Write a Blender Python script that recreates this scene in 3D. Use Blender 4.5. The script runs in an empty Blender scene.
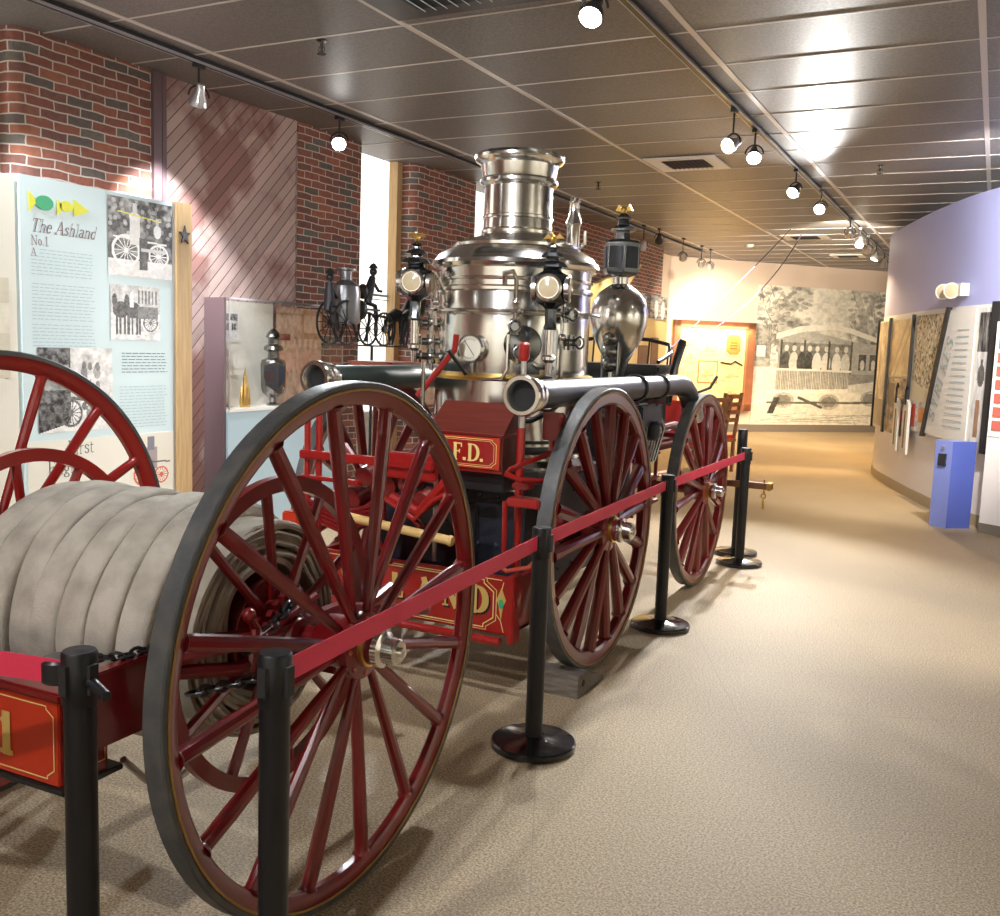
import bpy, math, random
import numpy as np
from mathutils import Vector, Matrix
random.seed(7); rng = np.random.default_rng(7)
S = bpy.context.scene
COL = S.collection
PI = math.pi

# ------------------------------------------------------------------ camera, world, exposure
EYE = 1.65
CEIL = 3.604
R = [[0.888848, -0.084198, 0.4504], [0.456834, 0.086936, -0.885294], [0.035384, 0.992649, 0.115738]]
cd = bpy.data.cameras.new('camera'); cam = bpy.data.objects.new('camera', cd); COL.objects.link(cam)
mw = Matrix(R).to_4x4(); mw.translation = (0, 0, EYE); cam.matrix_world = mw
cd.sensor_fit = 'HORIZONTAL'; cd.sensor_width = 36; cd.lens = 36 * .9616; cd.clip_start = .02; cd.clip_end = 100
S.camera = cam
W = bpy.data.worlds.new('world'); S.world = W; W.use_nodes = True
W.node_tree.nodes['Background'].inputs[0].default_value = (.95, .97, 1.0, 1)
W.node_tree.nodes['Background'].inputs[1].default_value = .75
S.view_settings.view_transform = 'Standard'; S.view_settings.look = 'None'
S.view_settings.gamma = 1; S.view_settings.use_curve_mapping = False
S.view_settings.exposure = 0.6
LK = 1.0   # overall strength of the track lamps

# ------------------------------------------------------------------ materials
MATS = {}
def mat(name, col, rough=.5, metal=0, emit=None, es=1, coat=0, noise=None, bump=None, spec=None, alpha=None, trans=0):
    m = bpy.data.materials.new(name); m.use_nodes = True
    nt = m.node_tree; b = nt.nodes['Principled BSDF']
    b.inputs['Base Color'].default_value = (*col, 1); b.inputs['Roughness'].default_value = rough
    b.inputs['Metallic'].default_value = metal; b.inputs['Coat Weight'].default_value = coat
    b.inputs['Coat Roughness'].default_value = .08
    if spec is not None: b.inputs['Specular IOR Level'].default_value = spec
    if trans: b.inputs['Transmission Weight'].default_value = trans
    if emit: b.inputs['Emission Color'].default_value = (*emit, 1); b.inputs['Emission Strength'].default_value = es
    tc = nt.nodes.new('ShaderNodeTexCoord')
    if noise:   # (scale, colour 2, lo, hi[, stretch])
        mp = nt.nodes.new('ShaderNodeMapping'); nt.links.new(tc.outputs['Object'], mp.inputs[0])
        if len(noise) > 4: mp.inputs['Scale'].default_value = noise[4]
        n = nt.nodes.new('ShaderNodeTexNoise'); n.inputs['Scale'].default_value = noise[0]; n.inputs['Detail'].default_value = 6
        nt.links.new(mp.outputs[0], n.inputs['Vector'])
        r = nt.nodes.new('ShaderNodeValToRGB'); r.color_ramp.elements[0].position = noise[2]; r.color_ramp.elements[1].position = noise[3]
        r.color_ramp.elements[0].color = (*col, 1); r.color_ramp.elements[1].color = (*noise[1], 1)
        nt.links.new(n.outputs['Fac'], r.inputs[0]); nt.links.new(r.outputs[0], b.inputs['Base Color'])
    if bump:    # (scale, strength)
        n2 = nt.nodes.new('ShaderNodeTexNoise'); n2.inputs['Scale'].default_value = bump[0]; n2.inputs['Detail'].default_value = 4
        nt.links.new(tc.outputs['Object'], n2.inputs['Vector'])
        bp = nt.nodes.new('ShaderNodeBump'); bp.inputs['Strength'].default_value = bump[1]; bp.inputs['Distance'].default_value = .01
        nt.links.new(n2.outputs['Fac'], bp.inputs['Height']); nt.links.new(bp.outputs[0], b.inputs['Normal'])
    MATS[name] = m
    return m

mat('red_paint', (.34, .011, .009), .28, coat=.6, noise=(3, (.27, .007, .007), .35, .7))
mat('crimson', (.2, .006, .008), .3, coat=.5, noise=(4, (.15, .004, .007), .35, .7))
mat('dark_crimson', (.16, .008, .008), .3, coat=.6)
mat('orange_red', (.5, .03, .008), .3, coat=.5)
mat('mahogany', (.12, .018, .01), .35, coat=.4, noise=(6, (.085, .011, .007), .3, .7, (1, 8, 8)))
mat('tyre_iron', (.075, .078, .08), .45, .2, noise=(14, (.13, .12, .11), .45, .75), bump=(60, .15))
mat('nickel', (.84, .82, .78), .17, 1, noise=(2.2, (.7, .68, .64), .35, .75), bump=(5, .08))
mat('dark_nickel', (.3, .31, .31), .2, 1, noise=(5, (.12, .12, .12), .4, .7))
mat('gunmetal', (.09, .095, .1), .2, .9)
mat('brass', (.72, .47, .13), .28, 1)
mat('gold', (.62, .42, .12), .45, .2)
mat('stripe_gold', (.36, .2, .05), .45, .1)
mat('pale_gold', (.8, .62, .22), .45)
mat('steel', (.55, .54, .52), .3, 1)
mat('black_metal', (.012, .012, .014), .35, coat=.3)
mat('black_rubber', (.018, .022, .024), .38, bump=(40, .1))
mat('green_rubber', (.012, .028, .026), .4)
mat('navy_iron', (.012, .016, .026), .45, bump=(30, .2))
mat('black_gap', (.006, .006, .006), .8)
mat('stanchion_black', (.006, .006, .008), .42)
mat('base_black', (.012, .013, .015), .16, coat=.5)
mat('belt_red', (.76, .035, .09), .6, bump=(200, .1))
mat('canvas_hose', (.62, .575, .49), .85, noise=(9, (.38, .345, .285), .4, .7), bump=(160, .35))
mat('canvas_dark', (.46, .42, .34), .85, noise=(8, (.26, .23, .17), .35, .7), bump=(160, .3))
mat('pale_wood', (.72, .5, .2), .45, noise=(5, (.58, .37, .13), .3, .7, (1, 1, 14)))
mat('post_wood', (.6, .41, .2), .55, noise=(6, (.46, .3, .14), .3, .7, (8, 8, .6)))
mat('brown_wood', (.22, .09, .035), .45, noise=(7, (.13, .05, .02), .3, .7))
mat('old_timber', (.2, .17, .14), .85, noise=(12, (.1, .08, .06), .35, .7, (1, 6, 6)), bump=(50, .4))
mat('frame_wood', (.36, .14, .07), .5, noise=(6, (.28, .1, .05), .3, .7))
mat('panel_blue', (.6, .74, .78), .6)
mat('panel_cream', (.76, .74, .66), .7)
mat('ink', (.09, .11, .13), .7)
mat('ink_grey', (.4, .5, .53), .7)
mat('ink_brown', (.2, .12, .12), .7)
mat('yellow_ink', (.68, .68, .03), .6)
mat('green_ink', (.03, .38, .17), .6)
mat('white_paint', (.8, .79, .76), .5)
mat('case_blue', (.42, .56, .64), .5)
mat('case_side', (.16, .105, .115), .45)
mat('tile_grid', (.6, .55, .52), .35)
mat('track_black', (.02, .02, .024), .35)
mat('lamp_silver', (.55, .55, .57), .3, .8)
mat('lamp_glow', (1, 1, 1), .5, emit=(1, .98, .95), es=25)
mat('lamp_dim', (.9, .88, .84), .3, emit=(1, .95, .88), es=1.6)
mat('lamp_warm_glow', (1, 1, 1), .5, emit=(1, .88, .66), es=14)
mat('drum_white', (.8, .77, .77), .6)
mat('lavender', (.4, .43, .76), .5)
mat('kick_beige', (.4, .33, .22), .6)
mat('kick_grey', (.2, .17, .14), .6)
mat('pedestal_lit', (.2, .25, .6), .45)  # paler blue puts light on the top and narrow face into the colour
mat('pedestal_shaded', (.09, .13, .48), .45)
mat('back_wall', (.78, .63, .52), .75, bump=(120, .08))
mat('black_matte', (.02, .02, .022), .6)
mat('sign_red', (.5, .03, .03), .5)
mat('brick_red_square', (.5, .12, .09), .6)
mat('seat_red', (.5, .01, .012), .6)
mat('blind', (.9, .88, .82), .7, emit=(1, .97, .9), es=.95)  # daylight behind the blind is put in as its own glow
mat('niche_lit', (.85, .66, .3), .7)  # lit yellow of the niche and cream board is put into the colour
mat('orange_plaque', (.55, .2, .05), .5)
mat('plaque_dark', (.25, .09, .03), .5)
mat('cord_grey', (.12, .1, .16), .7)
mat('lens_cream', (.6, .5, .32), .15, coat=1)
mat('dial_face', (.75, .71, .6), .3)
mat('hub_red', (.45, .07, .04), .3, coat=.5)
mat('weathervane', (.035, .035, .04), .4, .6)
mat('weathervane_grey', (.2, .2, .21), .35, .8)

def glass():
    m = bpy.data.materials.new('clear_glass'); m.use_nodes = True; nt = m.node_tree
    nt.nodes.remove(nt.nodes['Principled BSDF'])
    t = nt.nodes.new('ShaderNodeBsdfTransparent'); g = nt.nodes.new('ShaderNodeBsdfGlossy'); g.inputs['Roughness'].default_value = .02
    mx = nt.nodes.new('ShaderNodeMixShader'); mx.inputs[0].default_value = .06
    nt.links.new(t.outputs[0], mx.inputs[1]); nt.links.new(g.outputs[0], mx.inputs[2])
    nt.links.new(mx.outputs[0], nt.nodes['Material Output'].inputs[0]); MATS['glass'] = m
glass()

def brick_mat():
    m = bpy.data.materials.new('brickwork'); m.use_nodes = True; nt = m.node_tree; b = nt.nodes['Principled BSDF']; L = nt.links.new
    uv = nt.nodes.new('ShaderNodeUVMap')
    nz = nt.nodes.new('ShaderNodeTexNoise'); nz.inputs['Scale'].default_value = 6; L(uv.outputs[0], nz.inputs['Vector'])
    wv = nt.nodes.new('ShaderNodeMixRGB'); wv.blend_type = 'LINEAR_LIGHT'; wv.inputs[0].default_value = .014
    L(uv.outputs[0], wv.inputs[1]); L(nz.outputs['Color'], wv.inputs[2])
    br = nt.nodes.new('ShaderNodeTexBrick'); L(wv.outputs[0], br.inputs['Vector'])
    br.inputs['Scale'].default_value = 1; br.inputs['Brick Width'].default_value = .21; br.inputs['Row Height'].default_value = .065
    br.inputs['Mortar Size'].default_value = .0055; br.inputs['Mortar Smooth'].default_value = .2; br.inputs['Bias'].default_value = 0
    br.inputs['Color1'].default_value = (0, 0, 0, 1); br.inputs['Color2'].default_value = (1, 1, 1, 1); br.inputs['Mortar'].default_value = (.5, .5, .5, 1)
    cr = nt.nodes.new('ShaderNodeValToRGB'); e = cr.color_ramp.elements
    cr.color_ramp.interpolation = 'CONSTANT'
    cols = [(0, (.15, .12, .11)), (.16, (.27, .1, .075)), (.34, (.32, .115, .08)), (.5, (.2, .09, .075)), (.62, (.3, .12, .085)), (.76, (.22, .1, .08)), (.88, (.38, .14, .085)), (.93, (.17, .15, .135))]
    e[0].color = (*cols[0][1], 1); e[1].position = cols[1][0]; e[1].color = (*cols[1][1], 1)
    for p_, c_ in cols[2:]:
        q = e.new(p_); q.color = (*c_, 1)
    L(br.outputs['Color'], cr.inputs[0])
    n2 = nt.nodes.new('ShaderNodeTexNoise'); n2.inputs['Scale'].default_value = 25; n2.inputs['Detail'].default_value = 5; L(uv.outputs[0], n2.inputs['Vector'])
    mul = nt.nodes.new('ShaderNodeMixRGB'); mul.blend_type = 'OVERLAY'; mul.inputs[0].default_value = .35; L(cr.outputs[0], mul.inputs[1]); L(n2.outputs['Fac'], mul.inputs[2])
    mx = nt.nodes.new('ShaderNodeMixRGB'); mx.inputs[2].default_value = (.62, .56, .5, 1); L(br.outputs['Fac'], mx.inputs[0]); L(mul.outputs[0], mx.inputs[1])
    L(mx.outputs[0], b.inputs['Base Color']); b.inputs['Roughness'].default_value = .8
    bp = nt.nodes.new('ShaderNodeBump'); bp.invert = True; bp.inputs['Strength'].default_value = .5; bp.inputs['Distance'].default_value = .01
    L(br.outputs['Fac'], bp.inputs['Height']); L(bp.outputs[0], b.inputs['Normal']); MATS['brick'] = m
brick_mat()

def board_mat():   # diagonal boards in the Y-Z plane
    m = bpy.data.materials.new('diagonal_boards'); m.use_nodes = True; nt = m.node_tree; b = nt.nodes['Principled BSDF']; L = nt.links.new
    g = nt.nodes.new('ShaderNodeNewGeometry'); sp = nt.nodes.new('ShaderNodeSeparateXYZ'); L(g.outputs['Position'], sp.inputs[0])
    a = nt.nodes.new('ShaderNodeMath'); a.operation = 'SUBTRACT'; L(sp.outputs['Z'], a.inputs[0]); L(sp.outputs['Y'], a.inputs[1])
    s = nt.nodes.new('ShaderNodeMath'); s.operation = 'MULTIPLY'; s.inputs[1].default_value = 8.6; L(a.outputs[0], s.inputs[0])
    f = nt.nodes.new('ShaderNodeMath'); f.operation = 'FRACT'; L(s.outputs[0], f.inputs[0])
    fl = nt.nodes.new('ShaderNodeMath'); fl.operation = 'FLOOR'; L(s.outputs[0], fl.inputs[0])
    wn = nt.nodes.new('ShaderNodeTexWhiteNoise'); wn.noise_dimensions = '1D'; L(fl.outputs[0], wn.inputs['W'])
    gp = nt.nodes.new('ShaderNodeMath'); gp.operation = 'LESS_THAN'; gp.inputs[1].default_value = .09; L(f.outputs[0], gp.inputs[0])
    n = nt.nodes.new('ShaderNodeTexNoise'); n.inputs['Scale'].default_value = 2.3; n.inputs['Detail'].default_value = 6; L(g.outputs['Position'], n.inputs['Vector'])
    r = nt.nodes.new('ShaderNodeValToRGB'); r.color_ramp.elements[0].position = .42; r.color_ramp.elements[1].position = .56
    r.color_ramp.elements[0].color = (.32, .17, .15, 1); r.color_ramp.elements[1].color = (.55, .41, .38, 1); L(n.outputs['Fac'], r.inputs[0])
    hv = nt.nodes.new('ShaderNodeHueSaturation'); L(r.outputs[0], hv.inputs['Color'])
    mr = nt.nodes.new('ShaderNodeMapRange'); mr.inputs[3].default_value = .8; mr.inputs[4].default_value = 1.15; L(wn.outputs['Value'], mr.inputs[0]); L(mr.outputs[0], hv.inputs['Value'])
    mx = nt.nodes.new('ShaderNodeMixRGB'); L(gp.outputs[0], mx.inputs[0]); L(hv.outputs[0], mx.inputs[1]); mx.inputs[2].default_value = (.12, .06, .05, 1)
    L(mx.outputs[0], b.inputs['Base Color']); b.inputs['Roughness'].default_value = .7
    bp = nt.nodes.new('ShaderNodeBump'); bp.invert = True; bp.inputs['Strength'].default_value = .6; bp.inputs['Distance'].default_value = .01; L(gp.outputs[0], bp.inputs['Height']); L(bp.outputs[0], b.inputs['Normal'])
    MATS['boards'] = m
board_mat()

def floor_mat():
    m = bpy.data.materials.new('speckled_carpet_tile'); m.use_nodes = True; nt = m.node_tree; b = nt.nodes['Principled BSDF']; L = nt.links.new
    g = nt.nodes.new('ShaderNodeNewGeometry')
    n = nt.nodes.new('ShaderNodeTexNoise'); n.inputs['Scale'].default_value = 120; n.inputs['Detail'].default_value = 5; n.inputs['Roughness'].default_value = .7; L(g.outputs['Position'], n.inputs['Vector'])
    r = nt.nodes.new('ShaderNodeValToRGB'); e = r.color_ramp.elements
    e[0].position = .38; e[0].color = (.17, .115, .06, 1); e[1].position = .62; e[1].color = (.6, .48, .32, 1)
    q = e.new(.5); q.color = (.39, .3, .185, 1); L(n.outputs['Fac'], r.inputs[0])
    n3 = nt.nodes.new('ShaderNodeTexNoise'); n3.inputs['Scale'].default_value = .8; n3.inputs['Detail'].default_value = 5; L(g.outputs['Position'], n3.inputs['Vector'])
    mm = nt.nodes.new('ShaderNodeMixRGB'); mm.blend_type = 'OVERLAY'; mm.inputs[0].default_value = .25; L(r.outputs[0], mm.inputs[1]); L(n3.outputs['Fac'], mm.inputs[2])
    mp = nt.nodes.new('ShaderNodeMapping'); mp.inputs['Rotation'].default_value = (0, 0, -.42); L(g.outputs['Position'], mp.inputs[0])
    br = nt.nodes.new('ShaderNodeTexBrick'); br.offset = 0; L(mp.outputs[0], br.inputs['Vector'])
    br.inputs['Scale'].default_value = 1; br.inputs['Brick Width'].default_value = .92; br.inputs['Row Height'].default_value = .55; br.inputs['Mortar Size'].default_value = .0018
    mx = nt.nodes.new('ShaderNodeMixRGB'); mx.inputs[2].default_value = (.27, .21, .15, 1)
    ml = nt.nodes.new('ShaderNodeMath'); ml.operation = 'MULTIPLY'; ml.inputs[1].default_value = .8; L(br.outputs['Fac'], ml.inputs[0]); L(ml.outputs[0], mx.inputs[0])
    L(mm.outputs[0], mx.inputs[1]); L(mx.outputs[0], b.inputs['Base Color']); b.inputs['Roughness'].default_value = .62
    bp = nt.nodes.new('ShaderNodeBump'); bp.inputs['Strength'].default_value = .18; bp.inputs['Distance'].default_value = .003; L(n.outputs['Fac'], bp.inputs['Height']); L(bp.outputs[0], b.inputs['Normal'])
    MATS['floor'] = m
floor_mat()

def ceil_mat():
    m = bpy.data.materials.new('grey_ceiling_tile'); m.use_nodes = True; nt = m.node_tree; b = nt.nodes['Principled BSDF']; L = nt.links.new
    g = nt.nodes.new('ShaderNodeNewGeometry')
    n = nt.nodes.new('ShaderNodeTexNoise'); n.inputs['Scale'].default_value = 60; n.inputs['Detail'].default_value = 3; L(g.outputs['Position'], n.inputs['Vector'])
    r = nt.nodes.new('ShaderNodeValToRGB'); r.color_ramp.elements[0].position = .35; r.color_ramp.elements[1].position = .7
    r.color_ramp.elements[0].color = (.12, .112, .112, 1); r.color_ramp.elements[1].color = (.21, .195, .19, 1); L(n.outputs['Fac'], r.inputs[0]); L(r.outputs[0], b.inputs['Base Color'])
    b.inputs['Roughness'].default_value = .45
    bp = nt.nodes.new('ShaderNodeBump'); bp.inputs['Strength'].default_value = .35; bp.inputs['Distance'].default_value = .003; L(n.outputs['Fac'], bp.inputs['Height']); L(bp.outputs[0], b.inputs['Normal'])
    MATS['ceiling'] = m
ceil_mat()

def vcol_mat():
    m = bpy.data.materials.new('printed_picture'); m.use_nodes = True; nt = m.node_tree; b = nt.nodes['Principled BSDF']
    a = nt.nodes.new('ShaderNodeVertexColor'); a.layer_name = 'Col'; nt.links.new(a.outputs[0], b.inputs['Base Color']); b.inputs['Roughness'].default_value = .5
    MATS['print'] = m
vcol_mat()

# ------------------------------------------------------------------ mesh helpers (world coordinates; build() re-bases on the parent)
V = Vector
def wloc(o):
    v = V((0, 0, 0))
    while o: v += o.location; o = o.parent
    return v
class MB:
    def __init__(s): s.v = []; s.f = []; s.mi = []; s.cur = 0; s.nst = 0
    def add(s, vs, fs):
        o = len(s.v); s.v += [tuple(p) for p in vs]; s.f += [tuple(i + o for i in f) for f in fs]; s.mi += [s.cur] * len(fs); return s
    def box(s, a, b, M=None):
        (x0, y0, z0), (x1, y1, z1) = a, b
        vs = [V(p) for p in ((x0, y0, z0), (x1, y0, z0), (x1, y1, z0), (x0, y1, z0), (x0, y0, z1), (x1, y0, z1), (x1, y1, z1), (x0, y1, z1))]
        if M: vs = [M @ p for p in vs]
        return s.add(vs, [(3, 2, 1, 0), (4, 5, 6, 7), (0, 1, 5, 4), (1, 2, 6, 5), (2, 3, 7, 6), (3, 0, 4, 7)])
    def bbox(s, a, b, bv=.01):   # bevelled box
        import bmesh
        bm = bmesh.new(); bmesh.ops.create_cube(bm, size=1)
        for w in bm.verts: w.co = V([(a[i] + b[i]) / 2 + w.co[i] * (b[i] - a[i]) for i in range(3)])
        bmesh.ops.bevel(bm, geom=list(bm.edges), offset=bv, segments=2, affect='EDGES')
        bm.verts.index_update(); s.add([w.co[:] for w in bm.verts], [[w.index for w in f.verts] for f in bm.faces]); bm.free(); return s
    def lathe(s, prof, o=(0, 0, 0), ax=(0, 0, 1), n=32, sx=1):   # prof: (radius, height)
        ax = V(ax).normalized(); t = V((1, 0, 0)) if abs(ax.x) < .9 else V((0, 1, 0))
        u = (t - ax * t.dot(ax)).normalized(); w = ax.cross(u); o = V(o); vs = []; fs = []
        for r, h in prof:
            for k in range(n):
                a = 2 * PI * k / n; vs.append(o + ax * h + u * (r * math.cos(a)) + w * (r * math.sin(a)))
        m = len(prof)
        for j in range(m - 1):
            for k in range(n):
                fs.append((j * n + k, j * n + (k + 1) % n, (j + 1) * n + (k + 1) % n, (j + 1) * n + k))
        if prof[0][0] > 1e-4: fs.append(tuple(range(n - 1, -1, -1)))
        if prof[-1][0] > 1e-4: fs.append(tuple((m - 1) * n + k for k in range(n)))
        return s.add(vs, fs)
    def cyl(s, a, b, r, r2=None, n=16):
        a, b = V(a), V(b); return s.lathe([(r, 0), (r if r2 is None else r2, (b - a).length)], a, b - a, n)
    def ball(s, c, r, n=16, sz=1):
        return s.lathe([(max(1e-5, r * math.sin(PI * k / 10)), -r * sz * math.cos(PI * k / 10)) for k in range(11)], c, (0, 0, 1), n)
    def tube(s, pts, r, n=10, closed=False):
        pts = [V(p) for p in pts]; m = len(pts); vs = []; fs = []; prev = None
        for i, p in enumerate(pts):
            if closed: d = pts[(i + 1) % m] - pts[i - 1]
            else: d = pts[min(i + 1, m - 1)] - pts[max(i - 1, 0)]
            d.normalize()
            if prev is None:
                t = V((0, 0, 1)) if abs(d.z) < .9 else V((1, 0, 0))
            else: t = prev
            u = (t - d * t.dot(d)).normalized(); prev = u; w = d.cross(u)
            rr = r[i] if isinstance(r, (list, tuple)) else r
            for k in range(n):
                a = 2 * PI * k / n; vs.append(p + u * (rr * math.cos(a)) + w * (rr * math.sin(a)))
        for j in range(m if closed else m - 1):
            for k in range(n):
                j2 = (j + 1) % m; fs.append((j * n + k, j * n + (k + 1) % n, j2 * n + (k + 1) % n, j2 * n + k))
        if not closed: fs += [tuple(range(n - 1, -1, -1)), tuple((m - 1) * n + k for k in range(n))]
        return s.add(vs, fs)
    def ring(s, c, ax, R_, r, n=40, m=8):
        ax = V(ax).normalized(); t = V((1, 0, 0)) if abs(ax.x) < .9 else V((0, 1, 0)); u = (t - ax * t.dot(ax)).normalized(); w = ax.cross(u)
        return s.tube([V(c) + u * (R_ * math.cos(2 * PI * k / n)) + w * (R_ * math.sin(2 * PI * k / n)) for k in range(n)], r, m, True)
    def band(s, prof, c, ax, n=64):    # closed profile (r, h) swept round
        ax = V(ax).normalized(); t = V((1, 0, 0)) if abs(ax.x) < .9 else V((0, 1, 0)); u = (t - ax * t.dot(ax)).normalized(); w = ax.cross(u); c = V(c); vs = []; fs = []; m = len(prof)
        for k in range(n):
            a = 2 * PI * k / n; d = u * math.cos(a) + w * math.sin(a)
            vs += [c + d * r + ax * h for r, h in prof]
        for k in range(n):
            for j in range(m):
                k2 = (k + 1) % n; j2 = (j + 1) % m
                fs.append((k * m + j, k2 * m + j, k2 * m + j2, k * m + j2))
        return s.add(vs, fs)
    def prism(s, poly, o, u, v, w):    # 2-D polygon in plane (u, v) extruded by vector w
        o, u, v, w = V(o), V(u), V(v), V(w); n = len(poly)
        a = [o + u * p[0] + v * p[1] for p in poly]
        return s.add(a + [p + w for p in a], [tuple(range(n - 1, -1, -1)), tuple(range(n, 2 * n))] + [(i, (i + 1) % n, n + (i + 1) % n, n + i) for i in range(n)])
    def stroke(s, pts, wd, o, u, v, w, d=.003):   # flat line of width wd drawn in plane (u, v)
        o, u, v, w = V(o), V(u), V(v), V(w)
        for i in range(len(pts) - 1):
            a, b = V((*pts[i], 0)), V((*pts[i + 1], 0)); t = (b - a)
            if t.length < 1e-6: continue
            t.normalize(); nn = V((-t.y, t.x, 0)) * wd / 2; a = a - t * wd * .3; b = b + t * wd * .3
            q = [a - nn, b - nn, b + nn, a + nn]; s.nst += 1
            s.add([o + u * p.x + v * p.y + w * (d + .00012 * (s.nst % 9)) for p in q], [(0, 1, 2, 3)])
        return s
    def build(s, name, m, parent=None, smooth=35, loc=None, uv=None):
        me = bpy.data.meshes.new(name); base = wloc(parent) if parent else V(loc or (0, 0, 0))
        me.from_pydata([tuple(V(p) - base) for p in s.v], [], s.f)
        for mm in (m if isinstance(m, (list, tuple)) else [m]): me.materials.append(MATS[mm])
        me.polygons.foreach_set('material_index', s.mi)
        if uv:
            l = me.uv_layers.new(name='UVMap'); k = 0
            for f in uv:
                for c in f: l.data[k].uv = c; k += 1
        me.update()
        import bmesh
        bm = bmesh.new(); bm.from_mesh(me); 
        if not uv: bmesh.ops.recalc_face_normals(bm, faces=bm.faces)
        bm.to_mesh(me); bm.free()
        if smooth:
            me.shade_smooth(); me.set_sharp_from_angle(angle=math.radians(smooth))
        o = bpy.data.objects.new(name, me); COL.objects.link(o)
        if parent: o.parent = parent
        else: o.location = base
        return o
def thing(name, label, cat, loc=(0, 0, 0), group=None):
    o = bpy.data.objects.new(name, None); COL.objects.link(o); o.location = loc; o.empty_display_size = .1
    return tag(o, label, cat, group)
def tag(o, label, cat, group=None, kind=None):
    o['label'] = label; o['category'] = cat
    if group: o['group'] = group
    if kind: o['kind'] = kind
    return o
def struct(o): o['kind'] = 'structure'; return o
def copy_tree(o, parent=None):
    c = o.copy(); COL.objects.link(c); c.parent = parent
    for ch in list(o.children): copy_tree(ch, c)
    return c
def arc(c, r, a0, a1, n=10, ry=None):
    ry = r if ry is None else ry
    return [(c[0] + r * math.cos(math.radians(a0 + (a1 - a0) * k / n)), c[1] + ry * math.sin(math.radians(a0 + (a1 - a0) * k / n))) for k in range(n + 1)]

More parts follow.
